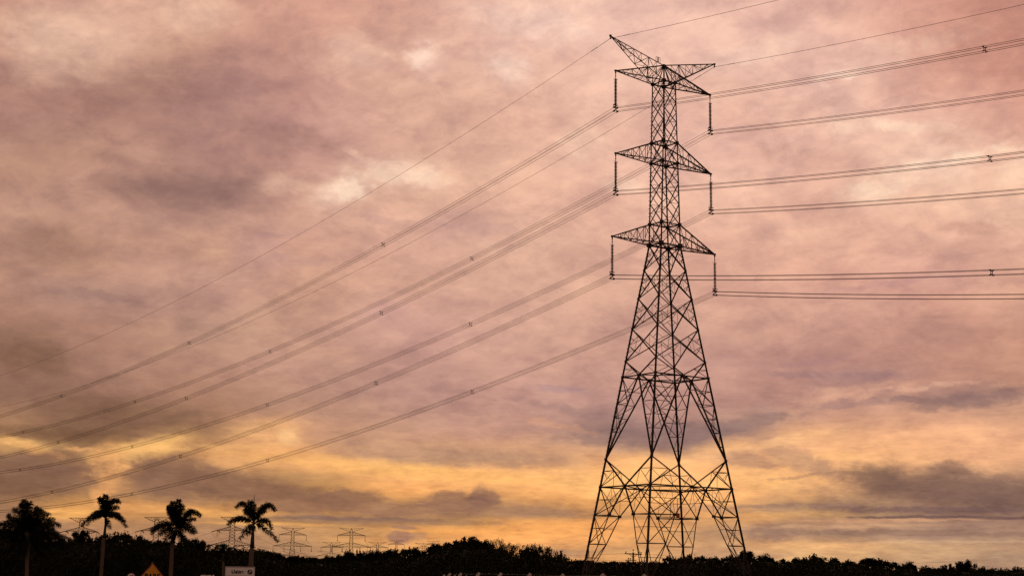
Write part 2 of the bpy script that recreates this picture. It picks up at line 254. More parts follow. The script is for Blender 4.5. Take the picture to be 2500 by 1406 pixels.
    # fine cloud texture laid on a high plane, so that it flattens out towards the horizon
    zz = math_('ADD', math_('MAXIMUM', z, 0.0), 0.055)
    pl = vec(math_('DIVIDE', x, zz), math_('MULTIPLY', math_('DIVIDE', y, zz), 0.9), 0.0)
    n1 = noise(pl, 1.6, 10, 0.62, 0.2); n2 = noise(pl, 5.0, 9, 0.66, 0.2); n3 = noise(vec(az, math_('MULTIPLY', el, 4.0), 5.0), 1.1, 8, 0.6, 0.3)
    n6 = noise(vec(az, math_('MULTIPLY', el, 5.5), 8.0), 2.6, 8, 0.65, 0.3)
    n4 = noise(vec(math_('ADD', az, math_('MULTIPLY', el, -0.5)), math_('MULTIPLY', stretch, 1.5), 3.1), 0.55, 10, 0.62, 0.25)
    def crisp(n, a_, b_):
        m_ = N.new('ShaderNodeMapRange'); m_.interpolation_type = 'SMOOTHSTEP'; L.new(n.outputs[0], m_.inputs[0]); m_.inputs[1].default_value = a_; m_.inputs[2].default_value = b_; return math_('SUBTRACT', m_.outputs[0], 0.5)
    up = N.new('ShaderNodeMapRange'); L.new(el, up.inputs[0]); up.inputs[1].default_value = 3.0; up.inputs[2].default_value = 9.0
    n7 = noise(vec(math_('ADD', az, math_('MULTIPLY', el, 0.35)), math_('MULTIPLY', stretch, 1.15), 21.0), 0.42, 12, 0.66, 0.35)
    n8 = noise(vec(math_('ADD', az, math_('MULTIPLY', el, -0.6)), math_('MULTIPLY', stretch, 1.05), 33.0), 1.15, 10, 0.70, 0.25)
    d7 = math_('MULTIPLY', crisp(n7, .38, .60), 0.15); d8 = math_('MULTIPLY', math_('MULTIPLY', crisp(n8, .40, .68), 0.07), up.outputs[0])
    d1 = math_('MULTIPLY', math_('SUBTRACT', n1.outputs[0], 0.5), 0.25)
    d2 = math_('MULTIPLY', math_('SUBTRACT', n2.outputs[0], 0.5), 0.26)
    lowm = N.new('ShaderNodeMapRange'); L.new(el, lowm.inputs[0]); lowm.inputs[1].default_value = 9.0; lowm.inputs[2].default_value = 1.0
    d3 = math_('MULTIPLY', math_('ADD', math_('MULTIPLY', math_('SUBTRACT', n3.outputs[0], 0.5), 0.75), math_('MULTIPLY', math_('SUBTRACT', n6.outputs[0], 0.5), 0.45)), lowm.outputs[0])
    d4 = math_('MULTIPLY', math_('SUBTRACT', n4.outputs[0], 0.5), 0.62)
    fine = math_('ADD', math_('ADD', math_('ADD', d1, d2), math_('ADD', d3, d4)), math_('ADD', math_('ADD', d7, d8), 1.01))
    tint = N.new('ShaderNodeMix'); tint.data_type = 'RGBA'; tint.blend_type = 'MULTIPLY'; tint.inputs[0].default_value = 1.0
    L.new(prev, tint.inputs[6])
    # thick cloud turns greyer, thin cloud warmer
    g = math_('POWER', fine, 1.0); gb = math_('POWER', fine, 0.85)
    L.new(vec(g, math_('POWER', fine, 1.1), gb), tint.inputs[7])
    # away from the sunset the overcast is duller
    side = N.new('ShaderNodeMapRange'); L.new(y, side.inputs[0]); side.inputs[1].default_value = 0.75; side.inputs[2].default_value = -0.3
    dull = N.new('ShaderNodeMix'); dull.data_type = 'RGBA'; L.new(side.outputs[0], dull.inputs[0])
    L.new(tint.outputs[2], dull.inputs[6]); dull.inputs[7].default_value = (0.42, 0.27, 0.22, 1)
    bg = N.new('ShaderNodeBackground'); L.new(dull.outputs[2], bg.inputs[0]); bg.inputs[1].default_value = SKY_GAIN
    st = N.new('ShaderNodeTexSky'); st.sky_type = 'NISHITA'; st.sun_disc = False
    st.sun_elevation = SUN_EL; st.sun_rotation = SUN_AZ
    bg2 = N.new('ShaderNodeBackground'); L.new(st.outputs[0], bg2.inputs[0]); bg2.inputs[1].default_value = 0.06
    mix = N.new('ShaderNodeMixShader'); mix.inputs[0].default_value = 0.99
    L.new(bg2.outputs[0], mix.inputs[1]); L.new(bg.outputs[0], mix.inputs[2])
    out = N.new('ShaderNodeOutputWorld'); L.new(mix.outputs[0], out.inputs[0])
SKY_GAIN = 1.0
build_world()

# ------------------------------------------------------------------ materials
def mat(name, col, rough=0.8, metal=0.0, var=0.25, scale=3.0, spec=0.3, sub=None, trans=0.0):
    m = bpy.data.materials.new(name); m.use_nodes = True; nt = m.node_tree; b = nt.nodes['Principled BSDF']
    tc = nt.nodes.new('ShaderNodeTexCoord'); n = nt.nodes.new('ShaderNodeTexNoise'); n.inputs['Scale'].default_value = scale; n.inputs['Detail'].default_value = 5
    nt.links.new(tc.outputs['Object'], n.inputs['Vector'])
    mx = nt.nodes.new('ShaderNodeMix'); mx.data_type = 'RGBA'
    mx.inputs[6].default_value = (*[c * (1 - var) for c in col], 1); c2 = sub or [min(1, c * (1 + var)) for c in col]
    mx.inputs[7].default_value = (*c2, 1); nt.links.new(n.outputs[0], mx.inputs[0]); nt.links.new(mx.outputs[2], b.inputs['Base Color'])
    if trans:
        oi = nt.nodes.new('ShaderNodeObjectInfo'); mr = nt.nodes.new('ShaderNodeMapRange'); nt.links.new(oi.outputs['Random'], mr.inputs[0]); mr.inputs[3].default_value = .45; mr.inputs[4].default_value = 2.1
        big = nt.nodes.new('ShaderNodeTexNoise'); big.inputs['Scale'].default_value = .35; ge = nt.nodes.new('ShaderNodeNewGeometry'); nt.links.new(ge.outputs['Position'], big.inputs['Vector'])
        bm = nt.nodes.new('ShaderNodeMapRange'); nt.links.new(big.outputs[0], bm.inputs[0]); bm.inputs[1].default_value = .35; bm.inputs[2].default_value = .65; bm.inputs[3].default_value = .4; bm.inputs[4].default_value = 1.8
        mm = nt.nodes.new('ShaderNodeMath'); mm.operation = 'MULTIPLY'; nt.links.new(mr.outputs[0], mm.inputs[0]); nt.links.new(bm.outputs[0], mm.inputs[1])
        vm = nt.nodes.new('ShaderNodeVectorMath'); vm.operation = 'SCALE'; nt.links.new(mx.outputs[2], vm.inputs[0]); nt.links.new(mm.outputs[0], vm.inputs['Scale'])
        nt.links.new(vm.outputs[0], b.inputs['Base Color'])
    b.inputs['Roughness'].default_value = rough; b.inputs['Metallic'].default_value = metal; b.inputs['Specular IOR Level'].default_value = spec
    if trans:
        t = nt.nodes.new('ShaderNodeBsdfTranslucent'); nt.links.new(vm.outputs[0], t.inputs[0])
        ms = nt.nodes.new('ShaderNodeMixShader'); ms.inputs[0].default_value = trans
        nt.links.new(b.outputs[0], ms.inputs[1]); nt.links.new(t.outputs[0], ms.inputs[2]); nt.links.new(ms.outputs[0], nt.nodes['Material Output'].inputs[0])
    return m
MT = dict(
    steel=mat('weathered_steel', (.036, .026, .021), .7, 0.0, .4, 1.2, .15),
    plate=mat('gusset_steel', (.022, .017, .015), .7, 0.0, .3, 2, .15),
    wire=mat('aluminium_wire', (.06, .036, .026), .7, 0.0, .2, 1, .15),
    glass=mat('insulator_glaze', (.11, .058, .03), .35, 0, .3, 5, .4),
    hard=mat('fitting_steel', (.03, .022, .018), .6, 0, .3, 5, .2),
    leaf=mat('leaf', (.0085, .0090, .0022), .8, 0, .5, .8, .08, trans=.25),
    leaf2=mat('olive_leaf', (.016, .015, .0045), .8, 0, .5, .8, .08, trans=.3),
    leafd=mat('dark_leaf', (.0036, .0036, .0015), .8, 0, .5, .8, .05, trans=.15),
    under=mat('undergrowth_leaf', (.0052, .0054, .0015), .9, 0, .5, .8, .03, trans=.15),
    palm=mat('palm_leaf', (.0065, .0065, .0026), .7, 0, .4, 2, .15, trans=.2),
    shaft=mat('crownshaft', (.035, .028, .014), .6, 0, .3, 2, .2),
    bark=mat('palm_bark', (.105, .068, .044), .9, 0, .35, 3, .1),
    twig=mat('tree_bark', (.04, .028, .02), .9, 0, .35, 3, .1),
    ground=mat('grass_ground', (.010, .010, .005), .95, 0, .5, .4, .05),
    yellow=mat('sign_yellow', (.56, .23, .012), .5, 0, .06, 4, .3),
    white=mat('sign_white', (.66, .55, .50), .5, 0, .08, 4, .3),
    black=mat('sign_black', (.012, .01, .01), .6, 0, .1, 4, .2),
    red=mat('sign_red', (.18, .012, .012), .5, 0, .1, 4, .3),
    grey=mat('galvanised_post', (.16, .14, .13), .6, .2, .2, 4, .3),
    concrete=mat('fence_concrete', (.46, .37, .31), .9, 0, .3, 9, .1),
    pole=mat('pole_concrete', (.20, .12, .075), .9, 0, .25, 3, .1),
    orange=mat('number_plate', (.40, .07, .02), .6, 0, .1, 4, .2),
)

# ------------------------------------------------------------------ mesh helpers
class MB:
    def __init__(s): s.v = []; s.f = []
    def _frame(s, p, q, up=None):
        d = (q - p).normalized(); u = up or (Vector((0, 0, 1)) if abs(d.z) < .9 else Vector((1, 0, 0)))
        a = d.cross(u).normalized(); b = a.cross(d).normalized(); return d, a, b
    def prism(s, p, q, prof, up=None, prof2=None):
        d, a, b = s._frame(p, q, up); n = len(prof); k = len(s.v)
        for (x, y) in prof: s.v.append(p + a * x + b * y)
        for (x, y) in (prof2 or prof): s.v.append(q + a * x + b * y)
        for i in range(n): j = (i + 1) % n; s.f.append((k + i, k + j, k + n + j, k + n + i))
        s.f.append(tuple(range(k + n - 1, k - 1, -1))); s.f.append(tuple(range(k + n, k + 2 * n)))
    def angle(s, p, q, w, t=None, up=None):      # an L section of rolled steel
        p = Vector(p); q = Vector(q)
        if (q - p).length < 1e-4: return
        t = t or w * .22; h = w / 2
        s.prism(p, q, [(-h, -h), (h, -h), (h, -h + t), (-h + t, -h + t), (-h + t, h), (-h, h)], up)
    def bar(s, p, q, w, h=None, up=None):
        p = Vector(p); q = Vector(q); a = w / 2; b = (h or w) / 2
        s.prism(p, q, [(-a, -b), (a, -b), (a, b), (-a, b)], up)
    def rod(s, p, q, r, n=8, r2=None):
        p = Vector(p); q = Vector(q); r2 = r if r2 is None else r2
        c = [(math.cos(2 * math.pi * i / n), math.sin(2 * math.pi * i / n)) for i in range(n)]
        s.prism(p, q, [(x * r, y * r) for x, y in c], None, [(x * r2, y * r2) for x, y in c])
    def tube(s, pts, r, n=5):
        k0 = len(s.v); m = len(pts); rr = r if hasattr(r, '__len__') else [r] * m
        for i, p in enumerate(pts):
            d = (pts[min(i + 1, m - 1)] - pts[max(i - 1, 0)]).normalized()
            u = Vector((0, 0, 1)) if abs(d.z) < .95 else Vector((0, 1, 0)); a = d.cross(u).normalized(); b = a.cross(d)
            for j in range(n):
                t = 2 * math.pi * j / n; s.v.append(p + (a * math.cos(t) + b * math.sin(t)) * rr[i])
        for i in range(m - 1):
            for j in range(n):
                j2 = (j + 1) % n; s.f.append((k0 + i * n + j, k0 + i * n + j2, k0 + (i + 1) * n + j2, k0 + (i + 1) * n + j))
        s.f.append(tuple(k0 + j for j in range(n - 1, -1, -1))); s.f.append(tuple(k0 + (m - 1) * n + j for j in range(n)))
    def lathe(s, prof, c, n=12):                 # prof: (radius, z), closed at both ends
        k0 = len(s.v); m = len(prof)
        for r, z in prof:
            for j in range(n):
                t = 2 * math.pi * j / n; s.v.append(Vector((c[0] + math.cos(t) * r, c[1] + math.sin(t) * r, c[2] + z)))
        for i in range(m - 1):
            for j in range(n):
                j2 = (j + 1) % n; s.f.append((k0 + i * n + j, k0 + i * n + j2, k0 + (i + 1) * n + j2, k0 + (i + 1) * n + j))
        s.f.append(tuple(k0 + j for j in range(n - 1, -1, -1))); s.f.append(tuple(k0 + (m - 1) * n + j for j in range(n)))
    def box(s, c, sx, sy, sz):
        s.bar(Vector((c[0], c[1], c[2] - sz / 2)), Vector((c[0], c[1], c[2] + sz / 2)), sy, sx)
    def face(s, pts):
        k = len(s.v); s.v += [Vector(p) for p in pts]; s.f.append(tuple(range(k, k + len(pts))))
    def mesh(s, name, m, smooth=False):
        me = bpy.data.meshes.new(name); me.from_pydata([tuple(v) for v in s.v], [], s.f); me.materials.append(m)
        if smooth: me.polygons.foreach_set('use_smooth', [True] * len(me.polygons))
        me.update(); return me
    def build(s, name, m, parent=None, smooth=False, loc=None):
        o = bpy.data.objects.new(name, s.mesh(name, m, smooth)); COL.objects.link(o)
        if parent: o.parent = parent
        if loc: o.location = loc
        return o
def tag(o, label=None, cat=None, group=None, kind=None):
    if label: o['label'] = label
    if cat: o['category'] = cat
    if group: o['group'] = group
    if kind: o['kind'] = kind
    return o
def empty(name, loc, rz=0.0):
    o = bpy.data.objects.new(name, None); COL.objects.link(o); o.location = loc; o.rotation_euler = (0, 0, rz); o.empty_display_size = .5
    return o
def children_of(o): return [c for c in bpy.data.objects if c.parent == o]
def copy_tree(o, parent=None):
    c = o.copy(); COL.objects.link(c); c.parent = parent
    for ch in children_of(o): copy_tree(ch, c)
    return c
def lerp(a, b, t): return a + (b - a) * t

# ------------------------------------------------------------------ ground
g = MB(); n = 60
ext = [-6000, -2500, -1200, -600, -300, -150, -80, -40, 0, 40, 80, 150, 300, 600, 1200, 2500, 6000]
idx = {}
for i, xx in enumerate(ext):
    for j, yy in enumerate(ext): idx[i, j] = len(g.v); g.v.append(Vector((xx, yy + 200, 0)))
for i in range(len(ext) - 1):
    for j in range(len(ext) - 1): g.f.append((idx[i, j], idx[i + 1, j], idx[i + 1, j + 1], idx[i, j + 1]))
tag(g.build('ground', MT['ground']), kind='structure')

# ------------------------------------------------------------------ the big tower
X0, TH = 15.2729, math.radians(35.3994)
TW = Vector((X0, 150, 0))
ax = Vector((math.cos(TH), math.sin(TH), 0)); lx = Vector((math.sin(TH), -math.cos(TH), 0))
def tl(A, L, z): return Vector((A, -L, z + EYE))     # tower coordinates; heights were measured from the eye
def WA(z): return 1.26 + .1632 * (33.12 - z) if z < 33.12 else lerp(1.26, .74, (z - 33.12) / 16.98)
def WL(z): return .90 + .1178 * (33.12 - z) if z < 33.12 else .92
def C(sa, sl, z): return tl(sa * WA(z), sl * WL(z), z)
Z0, S3, S2, S1, H1, V, BELT, X4, X3, X2, X1 = -1.7, .6, 3.51, 6.24, 8.98, 11.69, 19.78, 21.35, 24.6, 27.67, 30.57
A3B, A3T, A2B, A2T, A1B, APEX = 33.12, 35.29, 41.65, 43.77, 50.10, 52.05
corners = [(-1, -1), (-1, 1), (1, 1), (1, -1)]
tower = empty('transmission_tower', TW, TH)
tag(tower, 'tall dark steel lattice pylon in the foreground with six insulator strings on three crossarm levels', 'pylon')
for sa, sl in corners:
    m = MB()
    for z0, z1, w in ((Z0, H1, .21), (H1, BELT, .20), (BELT, A3B, .18), (A3B, A2B, .14), (A2B, A1B, .12)):
        p, q = C(sa, sl, z0), C(sa, sl, z1); outv = Vector((sa, -sl, 0)).normalized()
        m.bar(p, q, w, w * .55, outv); m.angle(p, q, w, w * .3, outv)
    m.angle(C(sa, sl, A1B), tl(sa * .72, sl * .9, A1B + 1.0), .056)
    for z, s_ in ((H1, .24), (V, .24), (BELT, .24), (X4, .2), (X3, .2), (X2, .2), (X1, .2), (A3B, .40), (A3T, .30), (A2B, .28), (A2T, .28), (A1B, .30)):
        c = C(sa, sl, z); m.box(c, s_, s_ * .8, s_)
    lo = m.build('leg', MT['steel'], tower)
    f = MB(); b = C(sa, sl, Z0); f.lathe([(.55, -.1), (.55, .25), (.35, .5)], b, 12); f.build('footing', MT['concrete'], lo)
# step bolts climb the outer left leg
m = MB()
for i in range(110):
    z = 1.2 + i * .42
    if z > A1B: break
    c = C(-1, -1, z); m.bar(c, c + Vector((-.20, .02, 0)) if i % 2 else c + Vector((-.03, .2, 0)), .035)
m.bar(C(-1, -1, 1.0) + Vector((-.02, .02, 0)), C(-1, -1, A3B) + Vector((-.02, .02, 0)), .03); m.bar(C(-1, -1, A3B) + Vector((-.02, .02, 0)), C(-1, -1, A1B) + Vector((-.02, .02, 0)), .03)
m.build('step_bolts', MT['hard'], tower)
faces = [((-1, -1), (-1, 1)), ((-1, 1), (1, 1)), ((1, 1), (1, -1)), ((1, -1), (-1, -1))]
def mid(p, q): return (p + q) / 2
for fa, fb in faces:
    m = MB()
    P = lambda s_, z: C(s_[0], s_[1], z)
    # lower leg extensions: inner member runs from the belt's middle down to each leg's foot
    fr = lambda z: min(1.0, max(0.0, (z + 1.2) / 7.44 * .56)) if z <= S1 else lerp(.56, 1.0, (z - S1) / (H1 - S1))
    for a_, b_ in ((fa, fb), (fb, fa)):
        I = lambda z: lerp(P(a_, z), mid(P(a_, z), P(b_, z)), fr(z))
        m.angle(I(H1), I(S1), .120); m.angle(I(S1), I(S2), .104); m.angle(I(S2), I(-1.2), .096)
        for z in (S1, S2, S3): m.angle(P(a_, z), I(z), .088)
        for zt, zb in ((H1, S1), (S1, S2), (S2, S3)):
            m.angle(P(a_, zt), I(zb), .080); m.angle(P(a_, zb), I(zt), .064)
            zm = (zt + zb) / 2 + .15; m.angle(P(a_, zm), I(zm), .048)
        m.angle(P(a_, S3), I(-.9), .056)
        m.box(I(S1), .26, .26, .26)
        # inverted V between belt and knee
        Dg = lambda t: lerp(P(a_, V), mid(P(a_, H1), P(b_, H1)), t)
        m.angle(Dg(0), Dg(1), .120); m.angle(P(a_, H1), Dg(.42), .064); m.angle(P(a_, (H1 + V) / 2 + .2), Dg(.42), .056)
        m.angle(P(a_, (H1 + V) / 2 + .2), lerp(P(a_, H1), Dg(.42), .5), .040); m.angle(Dg(.42), lerp(P(a_, H1), mid(P(a_, H1), P(b_, H1)), .55), .048)
        # hangers under the belt, before the deep node
        h1 = lerp(P(a_, H1), mid(P(a_, H1), P(b_, H1)), .5); m.angle(h1, I(S1), .040); m.angle(h1, lerp(I(H1), I(S1), .5), .040)
        m.angle(h1, lerp(P(a_, H1), I(S1), .55), .032)
        # knee to upper belt: fan of six panels
        J = lambda z: lerp(P(a_, V), mid(P(a_, BELT), P(b_, BELT)), (z - V) / (BELT - V))
        m.angle(J(V), J(BELT), .120)
        zs = [lerp(BELT, V, i / 6) for i in range(7)]
        for z in zs[1:6]: m.angle(P(a_, z), J(z), .060)
        m.angle(P(a_, zs[0]), J(zs[2]), .072); m.angle(P(a_, zs[2]), J(zs[0]), .072)
        m.angle(P(a_, zs[2]), J(zs[4]), .064); m.angle(P(a_, zs[3]), J(zs[2]), .048)
        m.angle(P(a_, zs[4]), J(zs[3]), .048); m.angle(P(a_, zs[4]), J(zs[5]), .048)
        # V down to the belt's middle
        E = lambda t: lerp(P(a_, X4), mid(P(a_, BELT), P(b_, BELT)), t)
        m.angle(E(0), E(1), .104); m.angle(P(a_, BELT), E(.5), .048); m.angle(P(a_, (BELT + X4) / 2), E(.5), .040)
    for z, w in ((H1, .13), (BELT, .13), (A3B, .14), (A3T, .10), (A2B, .12), (A2T, .10), (A1B, .12)):
        m.angle(P(fa, z), P(fb, z), w)
    for z in (H1, BELT): m.box(mid(P(fa, z), P(fb, z)), .24, .24, .24)
    # crossed panels of the tapering body, stiffened near the legs
    for zt, zb in ((A3B, X1), (X1, X2), (X2, X3), (X3, X4)):
        for a_, b_ in ((fa, fb), (fb, fa)):
            m.angle(P(a_, zt), P(b_, zb), .096)
            zm = (zt + zb) / 2
            wt = (P(fa, zt) - P(fb, zt)).length; wb = (P(fa, zb) - P(fb, zb)).length
            tx = wt / (wt + wb)
            X = lerp(P(a_, zt), P(b_, zb), tx)
            q1 = lerp(P(a_, zt), X, .55); q2 = lerp(P(a_, zb), X, .5)
            m.angle(P(a_, zm), q1, .048); m.angle(P(a_, zm), q2, .048); m.angle(q1, q2, .040)
            m.angle(P(a_, lerp(zt, zm, .5)), lerp(P(a_, zm), q1, .5), .036); m.angle(P(a_, lerp(zm, zb, .5)), lerp(P(a_, zm), q2, .5), .036)
    # lattice of the straight body
    for zt, zb, n_ in ((A3T, A3B, 2), (A2B, A3T, 6), (A2T, A2B, 2), (A1B, A2T, 6)):
        zz = [lerp(zt, zb, i / n_) for i in range(n_ + 1)]
        if zt < zb: zz = zz[::-1]
        if n_ == 2:
            m.angle(P(fa, zz[0]), P(fb, zz[2]), .072); m.angle(P(fb, zz[0]), P(fa, zz[2]), .072)
        else:
            st_ = 0 if fa in ((-1, -1), (1, 1)) else 1
            for a_, b_ in ((fa, fb), (fb, fa)):
                for i in range(st_, n_ - 1, 2): m.angle(P(a_, zz[i]), P(b_, zz[i + 2]), .078)
                if st_:
                    m.angle(mid(P(a_, zz[0]), P(b_, zz[0])), P(a_, zz[1]), .07); m.angle(P(a_, zz[n_ - 1]), mid(P(a_, zz[n_]), P(b_, zz[n_])), .07)
                m.angle(P(a_, zz[1 + st_]), mid(P(a_, zz[1 + st_]), P(b_, zz[1 + st_])), .035); m.angle(P(a_, zz[5 - st_]), mid(P(a_, zz[5 - st_]), P(b_, zz[5 - st_])), .035)
    m.build('face_bracing', MT['steel'], tower)
# horizontal frames inside the body
for z in (H1, BELT, A3B, A3T, A2B, A2T, A1B):
    m = MB(); ms = [mid(C(*a_, z), C(*b_, z)) for a_, b_ in faces]
    for i in range(4): m.angle(ms[i], ms[(i + 1) % 4], .07 if z > BELT else .09)
    if z > 30: m.angle(C(-1, -1, z), C(1, 1, z), .048); m.angle(C(-1, 1, z), C(1, -1, z), .048)
    m.build('diaphragm', MT['steel'], tower)
for sa, sl in corners:                                # each splayed leg is tied into a triangle
    for z in (S1, S2):
        f_ = .56 if z == S1 else .353
        m = MB(); m.angle(tl(sa * WA(z) * (1 - f_), sl * WL(z), z), tl(sa * WA(z), sl * WL(z) * (1 - f_), z), .072)
        m.build('leg_tie', MT['steel'], tower)
# pyramid that carries the top chords
apex = tl(0, 0, APEX); m = MB()
for sa, sl in corners: m.angle(C(sa, sl, A1B), apex, .088)
for a_, b_ in faces: m.angle(mid(C(*a_, A1B), C(*b_, A1B)), apex, .056)
m.box(apex, .22, .22, .2); m.bar(tl(0, 0, A1B), apex, .10)
m.build('peak_frame', MT['steel'], tower)
ARM = {1: (50.15, 6.38, 4.06), 2: (41.61, 6.36, 4.05), 3: (33.13, 6.79, 4.05)}
def lace(m, p0, p1, q0, q1, n_, w, z1=True):
    """zigzag between line p0-p1 and line q0-q1"""
    for i in range(1, n_ + 1):
        t = i / (n_ + 1)
        a_ = lerp(p0, p1, t); b_ = lerp(q0, q1, t); m.angle(a_, b_, w)
        tn = (i - 1) / (n_ + 1)
        if i > 0: m.angle(a_ if i % 2 else lerp(p0, p1, tn), lerp(q0, q1, tn) if i % 2 else b_, w)
for lev, zb, zt in ((3, A3B, A3T), (2, A2B, A2T), (1, A1B, None)):
    zz, A, _ = ARM[lev]
    for s in (-1, 1):
        m = MB(); tip = tl(s * A, 0, zz)
        low = [C(s, k, zb) for k in (-1, 1)]
        up = [C(s, k, zt) for k in (-1, 1)] if zt else [apex]
        for p in low: m.angle(tip, p, .104)
        for p in up: m.angle(tip, p, .11 if zt else .13)
        if zt:
            for k in (0, 1): lace(m, low[k], tip, up[k], tip, 5, .042)
        else:
            for k in (0, 1): lace(m, low[k], tip, apex, tip, 5, .042)
        lace(m, low[0], tip, low[1], tip, 6, .042)
        m.box(tip, .2, .2, .16); m.bar(tip, tip - Vector((0, 0, .3)), .10)
        m.build('crossarm', MT['steel'], tower)
HZ, HA = 53.68, 7.06
for s in (-1, 1):
    m = MB(); tip = tl(s * HA, 0, HZ); low = [C(s, k, A1B) for k in (-1, 1)]
    for p in low: m.angle(tip, p, .096)
    m.angle(tip, apex, .096)
    for k in (0, 1): lace(m, low[k], tip, apex, tip, 6, .042)
    lace(m, low[0], tip, low[1], tip, 6, .042)
    m.box(tip, .18, .18, .16); m.bar(tip, tip - Vector((0, 0, .32)), .08)
    m.build('earth_wire_arm', MT['steel'], tower)
# small marker frame riding on the upper chord of the left earth wire arm, number plate low in the body
m = MB(); c = lerp(apex, tl(-HA, 0, HZ), .11) + Vector((0, 0, .34))
for dx_ in (-.27, 0, .27): m.bar(c + Vector((dx_, 0, -.32)), c + Vector((dx_, 0, .2)), .03 if dx_ else .09)
m.bar(c + Vector((-.27, 0, .2)), c + Vector((.27, 0, .2)), .03)
m.build('top_marker', MT['steel'], tower)
m = MB(); pA = C(-1, 1, S1); pB = C(1, 1, S1); pc = lerp(pA, pB, .5) + Vector((0, 0, .15))
m.box(tl(.45, WL(S1) * .3, S1 + .1), .42, .05, .42); m.build('number_plate', MT['orange'], tower)
m = MB()
for da in (-.55, .45): m.angle(tl(da, WL(S1) * .3, S1 - .1), tl(da * .8, WL(S1) * .3, S1 + 1.7), .040)
m.angle(tl(-2.2, WL(S1) * .3, S1 - .12), tl(2.4, WL(S1) * .3, S1 - .12), .056)
m.build('plate_rail', MT['steel'], tower)

# ------------------------------------------------------------------ insulator strings
def make_string():
    r = empty('insulator_string', (0, 0, 0), TH)
    m = MB(); m.rod((0, 0, -.25), (0, 0, -.82), .035); m.box((0, 0, -.5), .09, .07, .12); m.build('hanger_rod', MT['hard'], r)
    m = MB(); m.rod((0, 0, -.78), (0, 0, -3.62), .022, 8)
    for i in range(19):
        z = -.86 - i * .146
        m.lathe([(.045, z + .06), (.055, z + .02), (.155, z - .04), (.155, z - .058), (.04, z - .045)], (0, 0, 0), 12)
    m.build('insulator_discs', MT['glass'], r)
    m = MB()
    for sx in (-1, 1):
        m.tube([Vector((0, 0, -.84)), Vector((sx * .16, 0, -.76)), Vector((sx * .24, 0, -.80)), Vector((sx * .25, 0, -.88))], .016, 5)
    m.build('arcing_horn', MT['hard'], r)
    m = MB()
    pts = [Vector((math.cos(t) * .24, math.sin(t) * .24, -3.56 + .05 * math.cos(2 * t))) for t in np.linspace(0, 2 * math.pi, 17)]
    m.tube(pts, .03, 6); m.bar((-.24, 0, -3.55), (.24, 0, -3.55), .05); m.build('arcing_ring', MT['hard'], r)
    y = MB(); y.bar((-.20, 0, -3.72), (.20, 0, -3.72), .08, .06); y.bar((0, 0, -3.6), (0, 0, -4.05), .07)
    for sx in (-1, 1):
        y.tube([Vector((0, 0, -3.98)), Vector((sx * .13, 0, -4.03)), Vector((sx * .20, 0, -4.14))], .032, 6)
        y.bar((sx * .20, 0, -3.70), (sx * .20, 0, -3.80), .05)
    yo = y.build('yoke', MT['hard'], r)
    for sx in (-1, 1):
        for zc in (-3.82, -4.20):
            c = MB(); 
            k = len(c.v); c.prism(Vector((sx * .20, -.16, zc)), Vector((sx * .20, .16, zc)), [(-.045, -.05), (.045, -.05), (.045, .05), (-.045, .05)])
            c.prism(Vector((sx * .20, 0, zc - .05)), Vector((sx * .20, 0, zc + .14)), [(-.03, -.11), (.03, -.11), (.03, .11), (-.03, .11)], None, [(-.03, -.03), (.03, -.03), (.03, .03), (-.03, .03)])
            c.build('clamp', MT['hard'], r)
    return r
proto = make_string(); first = True
names_s = {(1, -1): 'brown disc insulator string hanging from the left tip of the top crossarm', (1, 1): 'brown disc insulator string hanging from the right tip of the top crossarm',
           (2, -1): 'brown disc insulator string hanging from the left tip of the middle crossarm', (2, 1): 'brown disc insulator string hanging from the right tip of the middle crossarm',
           (3, -1): 'brown disc insulator string hanging from the left tip of the lowest crossarm', (3, 1): 'brown disc insulator string hanging from the right tip of the lowest crossarm'}
for (lev, s), lab in names_s.items():
    o = proto if first else copy_tree(proto); first = False
    zz, A, _ = ARM[lev]; o.location = TW + ax * (s * A) + Vector((0, 0, zz + EYE - .05)); tag(o, lab, 'insulator', 'insulator strings of the big pylon')

# ------------------------------------------------------------------ conductors
PL, PR = math.radians(-38.6746), math.radians(141.33)
dl = Vector((math.sin(PL), math.cos(PL), 0)); dr = Vector((math.sin(PR), math.cos(PR), 0)); nn = Vector((math.cos(PL), -math.sin(PL), 0))
slopeL = {'L1': -.1937, 'R1': -.1934, 'L2': -.1871, 'R2': -.1865, 'L3': -.1842, 'R3': -.1822, 'LH': -.2033, 'RH': -.2094}
slopeR = {'L1': -.1425, 'R1': -.1473, 'L2': -.1488, 'R2': -.1498, 'L3': -.1603, 'R3': -.1635, 'LH': -.1251, 'RH': -.1265}
KL, KR, GL, GR = 4.829e-4, 5.2196e-4, 5.381e-4, 5.614e-4
def cat(P0, d, m_, k_, s): return P0 + d * s + Vector((0, 0, m_ * s + k_ * s * s))
sL = list(np.linspace(0, 60, 22)) + list(np.linspace(64, 395, 60)); sR = list(np.linspace(0, 300, 70))
where = {'L1': 'left tip of the top crossarm', 'R1': 'right tip of the top crossarm', 'L2': 'left tip of the middle crossarm', 'R2': 'right tip of the middle crossarm', 'L3': 'left tip of the lowest crossarm', 'R3': 'right tip of the lowest crossarm'}
